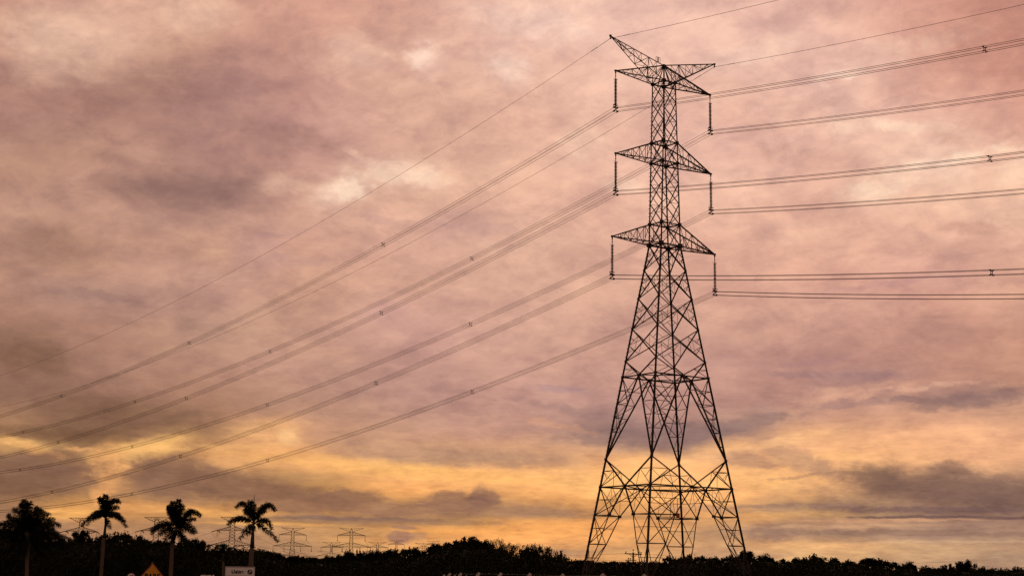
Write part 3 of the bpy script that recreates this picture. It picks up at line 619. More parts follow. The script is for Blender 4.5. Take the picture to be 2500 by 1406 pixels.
for key in ('L1', 'R1', 'L2', 'R2', 'L3', 'R3'):
    s = -1 if key[0] == 'L' else 1; zz, A, D_ = ARM[int(key[1])]
    P0 = TW + ax * (s * A) + Vector((0, 0, zz + EYE - D_))
    root = empty('conductor_bundle', P0)
    tag(root, 'four wire bundle hung from the ' + where[key] + ' of the pylon', 'power line', 'conductor bundles of the big pylon')
    for so_ in (-.2, .2):
        for zo in (-.19, .19):
            pts = [cat(Vector((0, 0, 0)), dr, slopeR[key], KR, t) for t in reversed(sR[1:])] + [cat(Vector((0, 0, 0)), dl, slopeL[key], KL, t) for t in sL]
            m = MB(); m.tube([p + nn * so_ + Vector((0, 0, zo)) for p in pts], .0190, 4); m.build('conductor', MT['wire'], root)
    def spacer(c, d):
        m = MB(); k = .11
        cs = [c + nn * a_ * k + Vector((0, 0, b_ * k)) for a_, b_ in ((-1, -1), (1, -1), (1, 1), (-1, 1))]
        for i in range(4): m.bar(cs[i], cs[(i + 1) % 4], .045)
        for (a_, b_), q in zip(((-1, -1), (1, -1), (1, 1), (-1, 1)), cs):
            e = c + nn * a_ * .2 + Vector((0, 0, b_ * .19)); m.bar(q, e, .045); m.bar(e - d * .09, e + d * .09, .07)
        m.build('spacer', MT['hard'], root)
    for t in (40.8, 89.8, 134.8, 184.3, 232, 280, 328): spacer(cat(Vector((0, 0, 0)), dl, slopeL[key], KL, t), dl)
    for t in (42.3, 90, 138, 186): spacer(cat(Vector((0, 0, 0)), dr, slopeR[key], KR, t), dr)
for key, s, lab in (('LH', -1, 'thin earth wire running from the left horn of the pylon'), ('RH', 1, 'thin earth wire running from the right horn of the pylon')):
    P0 = TW + ax * (s * HA) + Vector((0, 0, HZ - .3 + EYE)); root = empty('earth_wire', P0)
    tag(root, lab, 'wire', 'earth wires of the big pylon')
    pts = [cat(Vector((0, 0, 0)), dr, slopeR[key], GR, t) for t in reversed(sR[1:])] + [cat(Vector((0, 0, 0)), dl, slopeL[key], GL, t) for t in sL]
    m = MB(); m.tube(pts, .0185, 4); m.build('wire_strand', MT['wire'], root)
    m = MB()
    for d, sl_, k_ in ((dl, slopeL, GL), (dr, slopeR, GR)):
        m.tube([cat(Vector((0, 0, 0)), d, sl_[key], k_, t) for t in np.linspace(.05, 1.6, 4)], .022, 5)
        c = cat(Vector((0, 0, 0)), d, sl_[key], k_, 2.4); m.tube([cat(Vector((0, 0, 0)), d, sl_[key], k_, t) for t in (1.9, 2.9)], .03, 5)
    m.build('armour_rod', MT['hard'], root)
    m = MB(); m.bar((0, 0, .3), (0, 0, -.02), .06); m.box((0, 0, 0), .16, .16, .1); m.build('suspension_clamp', MT['hard'], root)

# ------------------------------------------------------------------ distant pylons
def square_lattice(m, hw, zs, w, wb):
    for sx in (-1, 1):
        for sy in (-1, 1):
            for z0, z1 in zip(zs, zs[1:]): m.bar((sx * hw(z0), sy * hw(z0), z0), (sx * hw(z1), sy * hw(z1), z1), w)
    for z0, z1 in zip(zs, zs[1:]):
        for k in (-1, 1):
            a0, a1 = hw(z0), hw(z1)
            for p, q in (((-a0, k * a0, z0), (a1, k * a1, z1)), ((a0, k * a0, z0), (-a1, k * a1, z1)), ((k * a0, -a0, z0), (k * a1, a1, z1)), ((k * a0, a0, z0), (k * a1, -a1, z1))): m.bar(p, q, wb)
def arm_pair(m, z_tip, half, z_up, hw, w, wb, n_=5):
    """a pair of pointed arms: lower chords level at z_tip, upper chords rising to z_up"""
    for s in (-1, 1):
        tip = Vector((s * half, 0, z_tip))
        for k in (-1, 1):
            lo = Vector((s * hw, k * hw, z_tip)); up = Vector((s * hw, k * hw, z_up)); m.bar(tip, lo, w); m.bar(tip, up, w)
            for i in range(1, n_ + 1):
                t = i / (n_ + 1); a_ = lerp(lo, tip, t); b_ = lerp(up, tip, t); c_ = lerp(up, tip, (i - 1) / (n_ + 1)); m.bar(a_, b_, wb); m.bar(a_, c_, wb)
def string(parent, x, z, l, r=.13):
    m = MB(); m.rod((x, 0, z), (x, 0, z - l), r, 6); m.lathe([(r * 2.2, -.45), (r * 2.6, -.2), (r * 1.2, 0)], (x, 0, z - l), 6); return m.build('insulator', MT['hard'], parent)
FAR_SUSP = []
def susp_pylon():
    """suspension pylon: flat horned top, short upper arm, wide lower arm"""
    r = empty('distant_pylon', (0, 0, 0)); H = 33.5
    hw = lambda z: lerp(3.9, 1.05, min(1, z / 21.5)) if z < 21.5 else lerp(1.05, .85, (z - 21.5) / 10)
    m = MB(); zs = [0, 3.5, 6.8, 9.8, 12.6, 15.2, 17.6, 19.8, 21.5, 23.2, 24.9, 26.6, 28.3, 30.0, 31.0]
    square_lattice(m, hw, zs, .30, .13)
    for k in (-1, 1):
        m.bar((k * .85, 0, 31.0), (0, 0, H), .3)
    m.build('lattice_body', MT['steel'], r)
    m = MB(); arm_pair(m, 21.8, 12.3, 24.3, 1.0, .25, .12, 5); m.build('lower_crossarm', MT['steel'], r)
    m = MB(); arm_pair(m, 29.0, 8.7, 31.0, .9, .25, .12, 4); m.build('upper_crossarm', MT['steel'], r)
    m = MB()
    for s in (-1, 1):
        m.bar((0, 0, H - .5), (s * 7.8, 0, H), .18)
        for k in (-1, 1): m.bar((s * .85, k * .8, 31.3), (s * 7.8, 0, H), .16)
        for i in range(1, 5): t = i / 5; m.bar(lerp(Vector((0, 0, H - .5)), Vector((s * 7.8, 0, H)), t), lerp(Vector((s * .85, 0, 31.3)), Vector((s * 7.8, 0, H)), t), .12)
    m.build('horn_arm', MT['steel'], r)
    for x, z, l in ((-8.7, 29, 3.0), (8.7, 29, 3.0), (-12.3, 21.8, 2.9), (12.3, 21.8, 2.9), (-5.3, 21.8, 2.9), (5.3, 21.8, 2.9)): string(r, x, z, l)
    return r
def place_far(root, x, ytop, scale, H, Dbase=1000.0):
    D = Dbase / scale; p = at(x, ytop, D); root.location = (p.x, p.y, p.z - H); root.rotation_euler = (0, 0, -math.atan2(p.x, p.y) + root.get('yaw0', 0.0)); return root
B = [(715.5, 1287.5, 1.0, 'first full distant pylon to the right of the fourth palm, with three visible arm levels'),
     (858.5, 1288.5, 1.02, 'tallest of the distant suspension pylons, standing beside two thin masts'),
     (809.5, 1322.5, .76, 'small distant pylon standing just left of the tallest one in the row'),
     (922.0, 1323.0, .74, 'small distant pylon with its foot in leafy bushes, right of the thin masts'),
     (968.0, 1318.0, .60, 'very small distant pylon between the leafy bushes, its thin top arms spread flat'),
     (1034.5, 1325.0, .74, 'distant pylon at the left foot of the big round tree crown'),
     (1058.0, 1319.5, .55, 'smallest distant pylon, half hidden by the big round tree crown')]
first = None; FAR = []
for x, yt, sc, lab in B:
    o = susp_pylon() if first is None else copy_tree(first)
    first = first or o
    place_far(o, x, yt, sc, 33.5); tag(o, lab, 'pylon', 'distant suspension pylons on the horizon'); FAR.append(o)
def tens_pylon():
    """angle pylon: long flat top arm over an inverted wedge, two arm levels with strings pulled off sideways"""
    r = empty('angle_pylon', (0, 0, 0)); H = 40.0
    hw = lambda z: lerp(3.6, 2.0, min(1, z / 20.0)) if z < 20 else lerp(2.0, 1.35, (z - 20) / 17)
    m = MB(); zs = [0, 3.3, 6.5, 9.5, 12.3, 14.9, 17.4, 19.8, 22, 24.0, 26, 28, 30, 32, 34, 35.8, 37.6, H - .6]
    square_lattice(m, hw, zs, .38, .18); m.build('lattice_body', MT['steel'], r)
    m = MB()
    for s in (-1, 1):
        tip = Vector((s * 8.0, 0, H))
        for k in (-1, 1):
            m.bar((0, k * 1.2, H), tip, .24); m.bar((s * 1.35, k * 1.35, 37.0), tip, .24)
            for i in range(0, 5): t = i / 5; m.bar(lerp(Vector((0, k * 1.2, H)), tip, t), lerp(Vector((s * 1.35, k * 1.35, 37.0)), tip, min(1, t + .05)), .19)
    m.build('top_crossarm', MT['steel'], r)
    m = MB(); arm_pair(m, 31.6, 9.6, 34.0, 1.6, .30, .14, 6); m.build('upper_crossarm', MT['steel'], r)
    m = MB(); arm_pair(m, 22.2, 13.4, 25.4, 2.0, .32, .15, 7); m.build('lower_crossarm', MT['steel'], r)
    for x, z in ((-9.6, 31.6), (9.6, 31.6), (-13.4, 22.2), (13.4, 22.2), (-6.5, 22.2), (6.5, 22.2)):
        m = MB(); a_ = Vector((x, 0, z)); m.rod(a_, a_ + Vector((-3.6, -3, -1.25)), .26, 6); m.rod(a_, a_ + Vector((1.8, 3, -1.2)), .3, 6)
        m.rod(a_, a_ + Vector((0, 0, -3.6)), .13, 6)
        pts = [a_ + Vector((lerp(-3.6, 1.8, t), lerp(-3, 3, t), -1.25 - 3.6 * math.sin(math.pi * t))) for t in np.linspace(0, 1, 12)]
        m.tube(pts, .06, 4); m.build('strain_string', MT['hard'], r)
    return r
TA = [(200.5, 1264.0, 1.0, 'angle pylon with flat top arm standing behind the second palm'),
      (383.5, 1262.5, 1.0, 'angle pylon with flat top arm partly hidden by the third palm'),
      (569.0, 1262.0, 1.0, 'angle pylon with two wide lattice arms behind the fourth palm')]
first = None; ANG = []
for x, yt, sc, lab in TA:
    o = tens_pylon() if first is None else copy_tree(first); first = first or o
    place_far(o, x, yt, sc, 40.0); tag(o, lab, 'pylon', 'angle pylons behind the palms'); ANG.append(o)
# lines strung between the far pylons
def sag(p, q, s, n_=26):
    return [lerp(p, q, t) - Vector((0, 0, 4 * s * t * (1 - t))) for t in np.linspace(0, 1, n_)]
def wp(o, x, z, y=0.0):
    r_ = o.rotation_euler.z; return Vector((o.location.x + math.cos(r_) * x - math.sin(r_) * y, o.location.y + math.sin(r_) * x + math.cos(r_) * y, o.location.z + z))
def far_line(pairs, lab, r=.055):
    root = empty('distant_line', pairs[0][0]); tag(root, lab, 'power line', 'lines strung between distant pylons')
    for p, q, s in pairs:
        m = MB(); m.tube([v - pairs[0][0] for v in sag(p, q, s)], r, 4); m.build('conductor', MT['wire'], root)
pos = ((-8.7, 26), (8.7, 26), (-12.3, 18.9), (12.3, 18.9), (-5.3, 18.9), (5.3, 18.9))
far_line([(wp(FAR[0], x, z), wp(FAR[2], x, z), 6) for x, z in pos], 'faint wires from the first full distant pylon down to the small one beside it')
far_line([(wp(FAR[1], x, z), wp(FAR[3], x, z), 6) for x, z in pos], 'faint wires from the tallest distant pylon towards the one right of the masts')
far_line([(wp(FAR[2], x, z), wp(FAR[5], x, z), 4) for x, z in pos], 'faint wires running from the small left pylon far to the right')
far_line([(wp(FAR[3], x, z), wp(FAR[4], x, z), 4) for x, z in pos], 'faint wires linking the two very small distant pylons')
apos = ((-9.6, 31.6), (9.6, 31.6), (-13.4, 22.2), (13.4, 22.2), (-6.5, 22.2))
far_line([(wp(ANG[2], x - 3.6, z - 1.2, -3), wp(ANG[1], x + 1.8, z - 1.2 - 6, 3), 3) for x, z in apos], 'faint wires between the angle pylons behind the third and fourth palms')
far_line([(wp(ANG[1], x - 3.6, z - 1.2, -3), wp(ANG[0], x + 1.8, z - 1.2 - 6, 3), 3) for x, z in apos], 'faint wires between the angle pylons behind the second and third palms')
far_line([(wp(ANG[2], x + 1.8, z - 1.2, 3), at(755 + i * 13, 1356, 760), 2) for i, (x, z) in enumerate(apos)], 'faint wires dropping from the angle pylon behind the fourth palm towards the wooded ridge')
far_line([(wp(FAR[0], x, z), at(640 + i * 12, 1362, 700), 3) for i, (x, z) in enumerate(pos[:4])], 'faint wires crossing down left of the first full distant pylon')
for x, yt, lab in ((872.0, 1331.0, 'thin left lightning mast beside the tallest distant pylon'), (879.5, 1333.0, 'thin right lightning mast beside the tallest distant pylon')):
    p = at(x, yt, 980); r = empty('lightning_mast', (p.x, p.y, 0)); tag(r, lab, 'mast', 'thin masts by the distant pylons')
    m = MB(); m.lathe([(.42, 0), (.36, p.z - 5), (.3, p.z - 4.8)], (0, 0, 0), 8); m.build('mast_pole', MT['steel'], r)
    m = MB(); m.lathe([(.3, p.z - 4.8), (.55, p.z - 4.4), (.5, p.z - 3), (.12, p.z - 2.4), (.06, p.z)], (0, 0, 0), 8); m.build('mast_top', MT['steel'], r)

# ------------------------------------------------------------------ utility pole behind the pylon
D_ = 235.0; pt = at(1546, 1347.5, D_); base = Vector((pt.x, pt.y, 0)); r = empty('utility_pole', base, .12); k = D_ / F_PX
tag(r, 'short wooden arm utility pole seen through the left legs of the big pylon', 'utility pole')
Ht = pt.z; m = MB(); m.lathe([(.19, 0), (.15, Ht - 1.3), (.14, Ht)], (0, 0, 0), 10); m.build('pole_shaft', MT['pole'], r)
m = MB(); m.bar((-21 * k, 0, Ht - 3.2 * k), (21 * k, 0, Ht - 4.8 * k), .17, .14); m.build('crossarm', MT['twig'], r)
m = MB()
for s in (-1, 1): m.bar((0, 0, Ht - 13 * k), (s * 10 * k, 0, Ht - 4 * k), .06)
m.build('arm_brace', MT['twig'], r)
m = MB(); m.bar((-19 * k, 0, Ht - 19 * k), (8 * k, 0, Ht - 19 * k), .10); m.build('lower_arm', MT['twig'], r)
for x, z in ((-18, -2), (0, 3), (13, -2), (-12, -17), (-7, -17), (19, -3)):
    m = MB(); m.lathe([(.05, -.05), (.05, .1), (.12, .14), (.12, .2), (.06, .24)], (x * k, 0, Ht + z * k), 8); m.build('pin_insulator', MT['hard'], r)
wr = empty('service_wire', base); tag(wr, 'pair of thin wires passing over the small utility pole', 'wire')
for zz_, i in ((-2, 0), (-17, 1)):
    m = MB(); a_ = Vector((0, 0, Ht + zz_ * k)); m.tube(sag(a_ + Vector((-60, 20, .5)), a_, .9) + sag(a_, a_ + Vector((60, 20, 0)), .9)[1:], .012, 4); m.build('wire_strand', MT['wire'], wr)

# ------------------------------------------------------------------ leafy things
def leaf_cloud(seed, n_leaf, leaf, clumps, droop=0.0, flat=1.0, lean=0.55, stretch=1.0):
    """leaf-sized faces gathered in clumps; local box: radius 1, z from 0 to 1"""
    rng = np.random.default_rng(seed)
    V = []; Fc = []
    cs = []
    for i in range(clumps):
        th = rng.uniform(0, 2 * math.pi); rr = math.sqrt(rng.uniform(0, 1)) * .86
        top = math.sqrt(max(0, 1 - rr ** 4))
        z = rng.uniform(.12, 1.0) ** .6 * (.42 + .52 * top)
        z = min(z, .42 + .50 * top) * flat + (1 - flat) * .93 * (.9 + .1 * top)
        cs.append((rr * math.cos(th), rr * math.sin(th), z, rng.uniform(.10, .24) * (1.15 - .5 * rr)))
    w = np.array([c[3] ** 2 for c in cs]); w /= w.sum()
    pick = rng.choice(len(cs), n_leaf, p=w)
    for i in range(n_leaf):
        cx, cy, cz, cr = cs[pick[i]]
        d = rng.normal(size=3); d /= np.linalg.norm(d); rad = cr * (rng.uniform(.3, 1.12) if rng.uniform() < .94 else rng.uniform(1.05, 1.3))
        p = np.array([cx, cy, cz]) + d * rad * np.array([1, 1, .75])
        if p[2] < 0: p[2] = rng.uniform(0, .1)
        u = rng.normal(size=3); u[2] -= droop * 2; u /= np.linalg.norm(u); v = np.cross(u, rng.normal(size=3)); v /= np.linalg.norm(v)
        s = leaf * rng.uniform(.55, 1.25); a = u * s * stretch; b = v * s * lean
        k = len(V); V += [p - a, p + b * .8 - a * .1, p + a, p - b * .8 + a * .1]; Fc.append((k, k + 1, k + 2, k + 3))
    return V, Fc, cs
VARS = {}
def crown_mesh(kind, v):
    key = (kind, v)
    if key in VARS: return VARS[key]
    spec = dict(round=(4200, .052, 46, 0, 1, .6, 1), bush=(3400, .056, 44, 0, 1, .55, 1), feather=(1500, .060, 60, .5, 1, .25, 1.3), flat=(1500, .065, 22, 0, .35, .6, 1),
                fan=(1200, .10, 26, .2, 1, .2, 1.7))[kind]
    Vv, Fc, cs = leaf_cloud(100 + 17 * v + len(kind), *spec)
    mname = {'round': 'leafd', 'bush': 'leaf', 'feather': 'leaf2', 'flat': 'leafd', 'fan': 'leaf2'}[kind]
    me = bpy.data.meshes.new('crown'); me.from_pydata([tuple(p) for p in Vv], [], Fc); me.materials.append(MT[mname])
    VARS[key] = (me, cs); return VARS[key]
def tree(x, ytop, wpx, D, kind, v, label, cat='tree', group='trees and bushes of the dark wood line', name=None, rot=None):
    p = at(x, ytop, D); me, cs = crown_mesh(kind, v)
    r = empty(name or ('bush' if cat == 'bush' else 'tree'), (p.x, p.y, 0), rot if rot is not None else v * 1.3 + x * .01)
    R = wpx / 2 * D / F_PX * {'round': 1.45, 'bush': 1.6, 'feather': 1.35, 'flat': 1.3, 'fan': 1.2}[kind]; H_ = p.z + .1; hc = min(H_, R * {'round': 1.6, 'bush': 1.35, 'feather': 1.7, 'flat': 1.5, 'fan': 1.5}[kind]); z0 = H_ - hc
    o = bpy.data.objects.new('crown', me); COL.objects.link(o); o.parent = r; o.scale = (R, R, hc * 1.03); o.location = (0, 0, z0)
    t = MB(); rg = random.Random(v * 31 + int(x)); top = Vector((rg.uniform(-.1, .1) * R, rg.uniform(-.1, .1) * R, z0 + .45 * hc)); w = .035 * H_ + .04
    t.tube([Vector((0, 0, -.05)), Vector((.03 * R, .02 * R, H_ * .3)), top], [w, w * .75, w * .5], 7)
    for c in cs[:14]:
        e = Vector((c[0] * R, c[1] * R, z0 + c[2] * hc)); st_ = lerp(Vector((0, 0, z0)), top, rg.uniform(.4, 1)); md = lerp(st_, e, .5) + Vector((0, 0, -.08)); t.tube([st_, md, e], [w * .38, w * .25, w * .12], 5)
    t.build('trunk', MT['twig'], r)
    tag(r, label, cat, group); return r
TREES = [
 (8, 1296, 70, 200, 'round', 0, 'dark tree at the left frame edge beside the bushy first palm', 'tree'),
 (62, 1318, 110, 215, 'round', 1, 'dark tree filling in behind the trunk of the bushy first palm', 'tree'),
 (128, 1322, 70, 230, 'bush', 2, 'low dark tree between the first palm and the small round tree', 'tree'),
 (195, 1299, 50, 200, 'round', 3, 'small round dark tree in front of the angle pylon left of the second palm', 'tree'),
 (160, 1318, 60, 190, 'bush', 0, 'dark bush at the left foot of the small round tree', 'bush'),
 (233, 1313, 45, 200, 'bush', 4, 'leafy bush directly behind the second palm trunk', 'bush'),
 (280, 1309, 66, 190, 'bush', 1, 'pale green leafy tree just right of the second palm', 'tree'),
 (322, 1307, 62, 185, 'bush', 3, 'leafy tree topped with loose twigs above the round speed sign', 'tree'),
 (357, 1319, 56, 200, 'bush', 2, 'leafy bush above the yellow diamond sign', 'bush'),
 (395, 1322, 60, 205, 'round', 2, 'dark bush under the left drooping frond of the third palm', 'bush'),
 (440, 1318, 70, 210, 'round', 4, 'dark tree right behind the trunk of the third palm', 'tree'),
 (468, 1317, 46, 185, 'bush', 0, 'leafy tree just right of the third palm crown', 'tree'),
 (492, 1327, 42, 185, 'round', 0, 'dark round bush left of the gap between third and fourth palm', 'bush'),
 (515, 1338, 44, 190, 'fan', 1, 'spiky bush in the gap left of the small fan leaved palm', 'bush'),
 (575, 1337, 54, 190, 'bush', 4, 'leafy bush between the small fan palm and the fourth palm', 'bush'),
 (612, 1343, 56, 195, 'bush', 2, 'dark bush above the white road sign', 'bush'),
 (640, 1345, 44, 200, 'bush', 1, 'leafy bush just right of the fourth palm trunk', 'bush'),
 (668, 1352, 50, 420, 'round', 3, 'low dark crown sloping down left of the first full distant pylon', 'tree'),
 (700, 1358, 50, 430, 'round', 1, 'low dark crown at the left foot of the first full distant pylon', 'tree'),
 (728, 1355, 34, 430, 'round', 2, 'rounded dark crown at the right foot of the first full distant pylon', 'tree'),
 (775, 1360, 40, 430, 'round', 4, 'small rounded dark crown below the small left pylon', 'tree'),
 (800, 1361, 34, 430, 'round', 0, 'tiny rounded crown right at the foot of the small left pylon', 'tree'),
 (832, 1357, 50, 230, 'bush', 0, 'leafy bush left of the tallest distant pylon foot', 'bush'),
 (866, 1350, 54, 220, 'bush', 3, 'leafy bush covering the foot of the tallest distant pylon', 'bush'),
 (902, 1351, 50, 220, 'bush', 1, 'leafy bush right of the thin masts', 'bush'),
 (934, 1343, 50, 215, 'bush', 4, 'broad leaved bush covering the foot of the pylon right of the masts', 'bush'),
 (962, 1340, 44, 215, 'bush', 2, 'broad leaved bush rising below the very small distant pylon', 'bush'),
 (998, 1340, 58, 215, 'bush', 0, 'leafy bush between two very small distant pylons', 'bush'),
 (1028, 1350, 50, 210, 'round', 1, 'dark bush at the foot of the pylon left of the big round crown', 'bush'),
 (1062, 1340, 60, 205, 'round', 0, 'left shoulder of the dark grove below the smallest distant pylon', 'tree'),
 (1112, 1320, 78, 200, 'round', 2, 'left half of the big dark double crown right of the distant pylons', 'tree'),
 (1158, 1317, 74, 195, 'round', 3, 'right half of the big dark double crown right of the distant pylons', 'tree'),
 (1088, 1325, 56, 204, 'round', 4, 'lower left bulge of the big dark double crown', 'tree'),
 (1136, 1321, 70, 203, 'round', 1, 'saddle of foliage joining both halves of the big double crown', 'tree'),
 (1184, 1325, 46, 197, 'round', 0, 'right shoulder of the big dark double crown', 'tree'),
 (1140, 1335, 120, 192, 'round', 4, 'broad dark tree body under the big double crown', 'tree'),
 (1200, 1341, 60, 190, 'bush', 1, 'leafy bush between the big double crown and the feathery trees', 'bush'),
 (1216, 1320, 44, 188, 'feather', 0, 'tall feathery tree with see-through twigs right of the big double crown', 'tree'),
 (1246, 1327, 44, 188, 'feather', 1, 'feathery tree of drooping twigs, second right of the big double crown', 'tree'),
 (1287, 1335, 46, 190, 'feather', 2, 'low feathery tree in the middle of the feathery group', 'tree'),
 (1316, 1328, 56, 188, 'feather', 3, 'tall feathery tree at the right end of the feathery group', 'tree'),
 (1340, 1343, 50, 192, 'feather', 0, 'wispy twigs trailing off at the right of the feathery group', 'bush'),
 (1265, 1345, 110, 195, 'bush', 3, 'dense leafy bush under the left feathery trees', 'bush'),
 (1325, 1351, 90, 195, 'bush', 4, 'dense leafy bush under the right feathery trees', 'bush'),
 (1362, 1360, 60, 200, 'bush', 0, 'low dark bush where the wood line falls towards the pylon', 'bush'),
 (1398, 1369, 60, 205, 'round', 1, 'last low bush before the left leg of the big pylon', 'bush'),
 (1600, 1370, 46, 200, 'bush', 2, 'spiky low bush just right of the pylon front leg', 'bush'),
 (1634, 1363, 48, 195, 'bush', 3, 'leafy bush between the front and back legs of the big pylon', 'bush'),
 (1668, 1363, 52, 195, 'bush', 1, 'leafy bush behind the back leg of the big pylon', 'bush'),
 (1706, 1357, 50, 190, 'bush', 4, 'leafy bush with upright twigs right of the back leg', 'bush'),
 (1742, 1362, 50, 195, 'bush', 0, 'dip in the hedge line left of the pylon right leg', 'bush'),
 (1782, 1355, 60, 190, 'round', 2, 'dark leafy tree just inside the right leg of the big pylon', 'tree'),
 (1824, 1351, 62, 190, 'round', 3, 'dark tree crossed by the right leg of the big pylon', 'tree'),
 (1868, 1361, 52, 195, 'round', 0, 'round dark bush just right of the pylon', 'bush'),
 (1902, 1366, 56, 200, 'round', 1, 'low dark bush, second right of the pylon', 'bush'),
 (1958, 1362, 60, 195, 'round', 4, 'rounded tree left half of the wide hump right of the pylon', 'tree'),
 (1994, 1360, 60, 195, 'bush', 3, 'twiggy tree at the centre of the wide hump right of the pylon', 'tree'),
 (2040, 1363, 62, 195, 'bush', 2, 'rounded tree right half of the wide hump right of the pylon', 'tree'),
 (2086, 1376, 50, 200, 'bush', 0, 'low bush in the dip left of the flat topped tree', 'bush'),
 (2112, 1366, 44, 200, 'flat', 0, 'leaning upper layer of the flat topped tree at right', 'tree'),
 (2145, 1369, 58, 200, 'flat', 1, 'flat topped tree with layered branches at right', 'tree'),
 (2166, 1374, 40, 200, 'flat', 2, 'right layer of the flat topped tree', 'tree'),
 (2212, 1378, 52, 190, 'bush', 1, 'twiggy bush right of the flat topped tree', 'bush'),
 (2256, 1383, 50, 190, 'bush', 4, 'low twiggy bush halfway between the flat topped tree and the small dark tree', 'bush'),
 (2296, 1388, 50, 190, 'bush', 3, 'low bush left of the small dark tree near the right edge', 'bush'),
 (2333, 1374, 44, 195, 'round', 2, 'left crown of the small dark tree near the right edge', 'tree'),
 (2360, 1374, 44, 195, 'round', 0, 'right crown of the small dark tree near the right edge', 'tree'),
 (2402, 1387, 54, 190, 'bush', 0, 'low twiggy bush right of the small dark tree', 'bush'),
 (2448, 1388, 56, 190, 'bush', 2, 'low bush near the right frame edge', 'bush'),
 (2495, 1391, 60, 190, 'bush', 1, 'last low bush cut by the right frame edge', 'bush'),
]
for (x, yt, wd, D, kind, v, lab, ct) in TREES: tree(x, yt, wd, D, kind, v, lab, ct)
# undergrowth filling the space below the crowns
prof = [(-400, 1293), (0, 1305), (100, 1318), (225, 1325), (340, 1323), (460, 1330), (505, 1345), (640, 1353), (700, 1368), (820, 1367), (1000, 1357), (1060, 1345), (1100, 1335), (1180, 1333), (1220, 1351), (1340, 1357), (1390, 1367), (1430, 1373), (1580, 1374), (1640, 1369), (1800, 1363), (1900, 1370), (2040, 1367), (2100, 1379), (2300, 1389), (2500, 1394), (3000, 1405)]
def prof_y(x):
    for (x0, y0), (x1, y1) in zip(prof, prof[1:]):
        if x <= x1: return lerp(y0, y1, (x - x0) / (x1 - x0))
    return prof[-1][1]
rng = np.random.default_rng(7); Vv = []; Fc = []
def add_leaf(p, s):
    u = rng.normal(size=3); u /= np.linalg.norm(u); v = np.cross(u, rng.normal(size=3)); v /= np.linalg.norm(v)
    k = len(Vv); Vv.extend([p - u * s, p + v * s * .6, p + u * s, p - v * s * .6]); Fc.append((k, k + 1, k + 2, k + 3))
for i in range(60000):
    x = rng.uniform(-330, 2850); D = rng.uniform(168, 184); yt = prof_y(x) + 3 * math.sin(x * .11) + 3 * math.sin(x * .043 + 1) + 2 * math.sin(x * .31) - abs(rng.normal()) * 1.2 + 4
    top = at(x, yt, D); zt = max(.3, top.z); f = rng.uniform(0, 1) ** .7
    add_leaf(np.array([top.x + rng.normal() * .3, top.y, f * zt + rng.normal() * .12]), rng.uniform(.09, .2))
me = bpy.data.meshes.new('undergrowth'); me.from_pydata([tuple(p) for p in Vv], [], Fc); me.materials.append(MT['under'])
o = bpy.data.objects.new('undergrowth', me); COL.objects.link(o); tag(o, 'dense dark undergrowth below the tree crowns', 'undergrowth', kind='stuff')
# thick dark bank of branches inside the undergrowth
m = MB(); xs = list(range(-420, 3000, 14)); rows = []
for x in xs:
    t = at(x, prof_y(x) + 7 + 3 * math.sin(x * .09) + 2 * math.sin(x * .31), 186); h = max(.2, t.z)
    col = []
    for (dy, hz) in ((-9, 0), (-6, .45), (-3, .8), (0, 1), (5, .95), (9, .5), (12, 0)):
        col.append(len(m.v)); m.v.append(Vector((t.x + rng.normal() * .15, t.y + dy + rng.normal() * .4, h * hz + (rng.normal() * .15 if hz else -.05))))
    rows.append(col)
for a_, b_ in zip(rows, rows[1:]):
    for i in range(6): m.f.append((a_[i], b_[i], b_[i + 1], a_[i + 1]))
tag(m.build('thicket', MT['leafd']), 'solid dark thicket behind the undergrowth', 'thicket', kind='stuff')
# far wooded ridge
ridge = [(-400, 1330), (0, 1330), (300, 1340), (560, 1346), (620, 1350), (660, 1355), (700, 1362), (740, 1359), (760, 1363), (800, 1362), (1000, 1364), (1300, 1366), (1390, 1370), (1440, 1371), (1500, 1372), (1570, 1375), (1700, 1378), (2000, 1384), (2500, 1398), (3000, 1410)]
def ridge_y(x):
    for (x0, y0), (x1, y1) in zip(ridge, ridge[1:]):
        if x <= x1: return lerp(y0, y1, (x - x0) / (x1 - x0))
    return ridge[-1][1]
m = MB(); rows = []; Vv = []; Fc = []
for x in range(-600, 3200, 20):
    t = at(x, ridge_y(x) + 3, 640); h = max(.5, t.z); col = []
    for (dy, hz) in ((-150, -.01), (-90, .3), (-40, .75), (0, 1), (60, .9), (160, .4), (260, -.01)):
        col.append(len(m.v)); m.v.append(Vector((t.x * (640 + dy) / 640, t.y + dy, h * hz)))
    rows.append(col)
for a_, b_ in zip(rows, rows[1:]):
    for i in range(6): m.f.append((a_[i], b_[i], b_[i + 1], a_[i + 1]))
tag(m.build('hill', MT['ground'], smooth=True), kind='structure')
for i in range(1500):
    x = rng.uniform(-400, 3000); dd = rng.uniform(-45, 8); D = 640 + dd; t = at(x, ridge_y(x) + 3 + rng.uniform(-1, 2), 640)
    hz = lerp(.75, 1, (dd + 40) / 40) if dd < 0 else 1
    c = np.array([t.x * D / 640, D, max(.5, t.z) * hz]); R_ = rng.uniform(.9, 2.2)
    for j in range(26):
        d = rng.normal(size=3); d /= np.linalg.norm(d); d[2] = abs(d[2]) * .6; add_leaf(c + d * R_, rng.uniform(.3, .65))
me = bpy.data.meshes.new('distant_wood'); me.from_pydata([tuple(p) for p in Vv], [], Fc); me.materials.append(MT['leafd'])
o = bpy.data.objects.new('distant_wood', me); COL.objects.link(o); tag(o, 'low distant wood covering the far ridge', 'wood', kind='stuff')

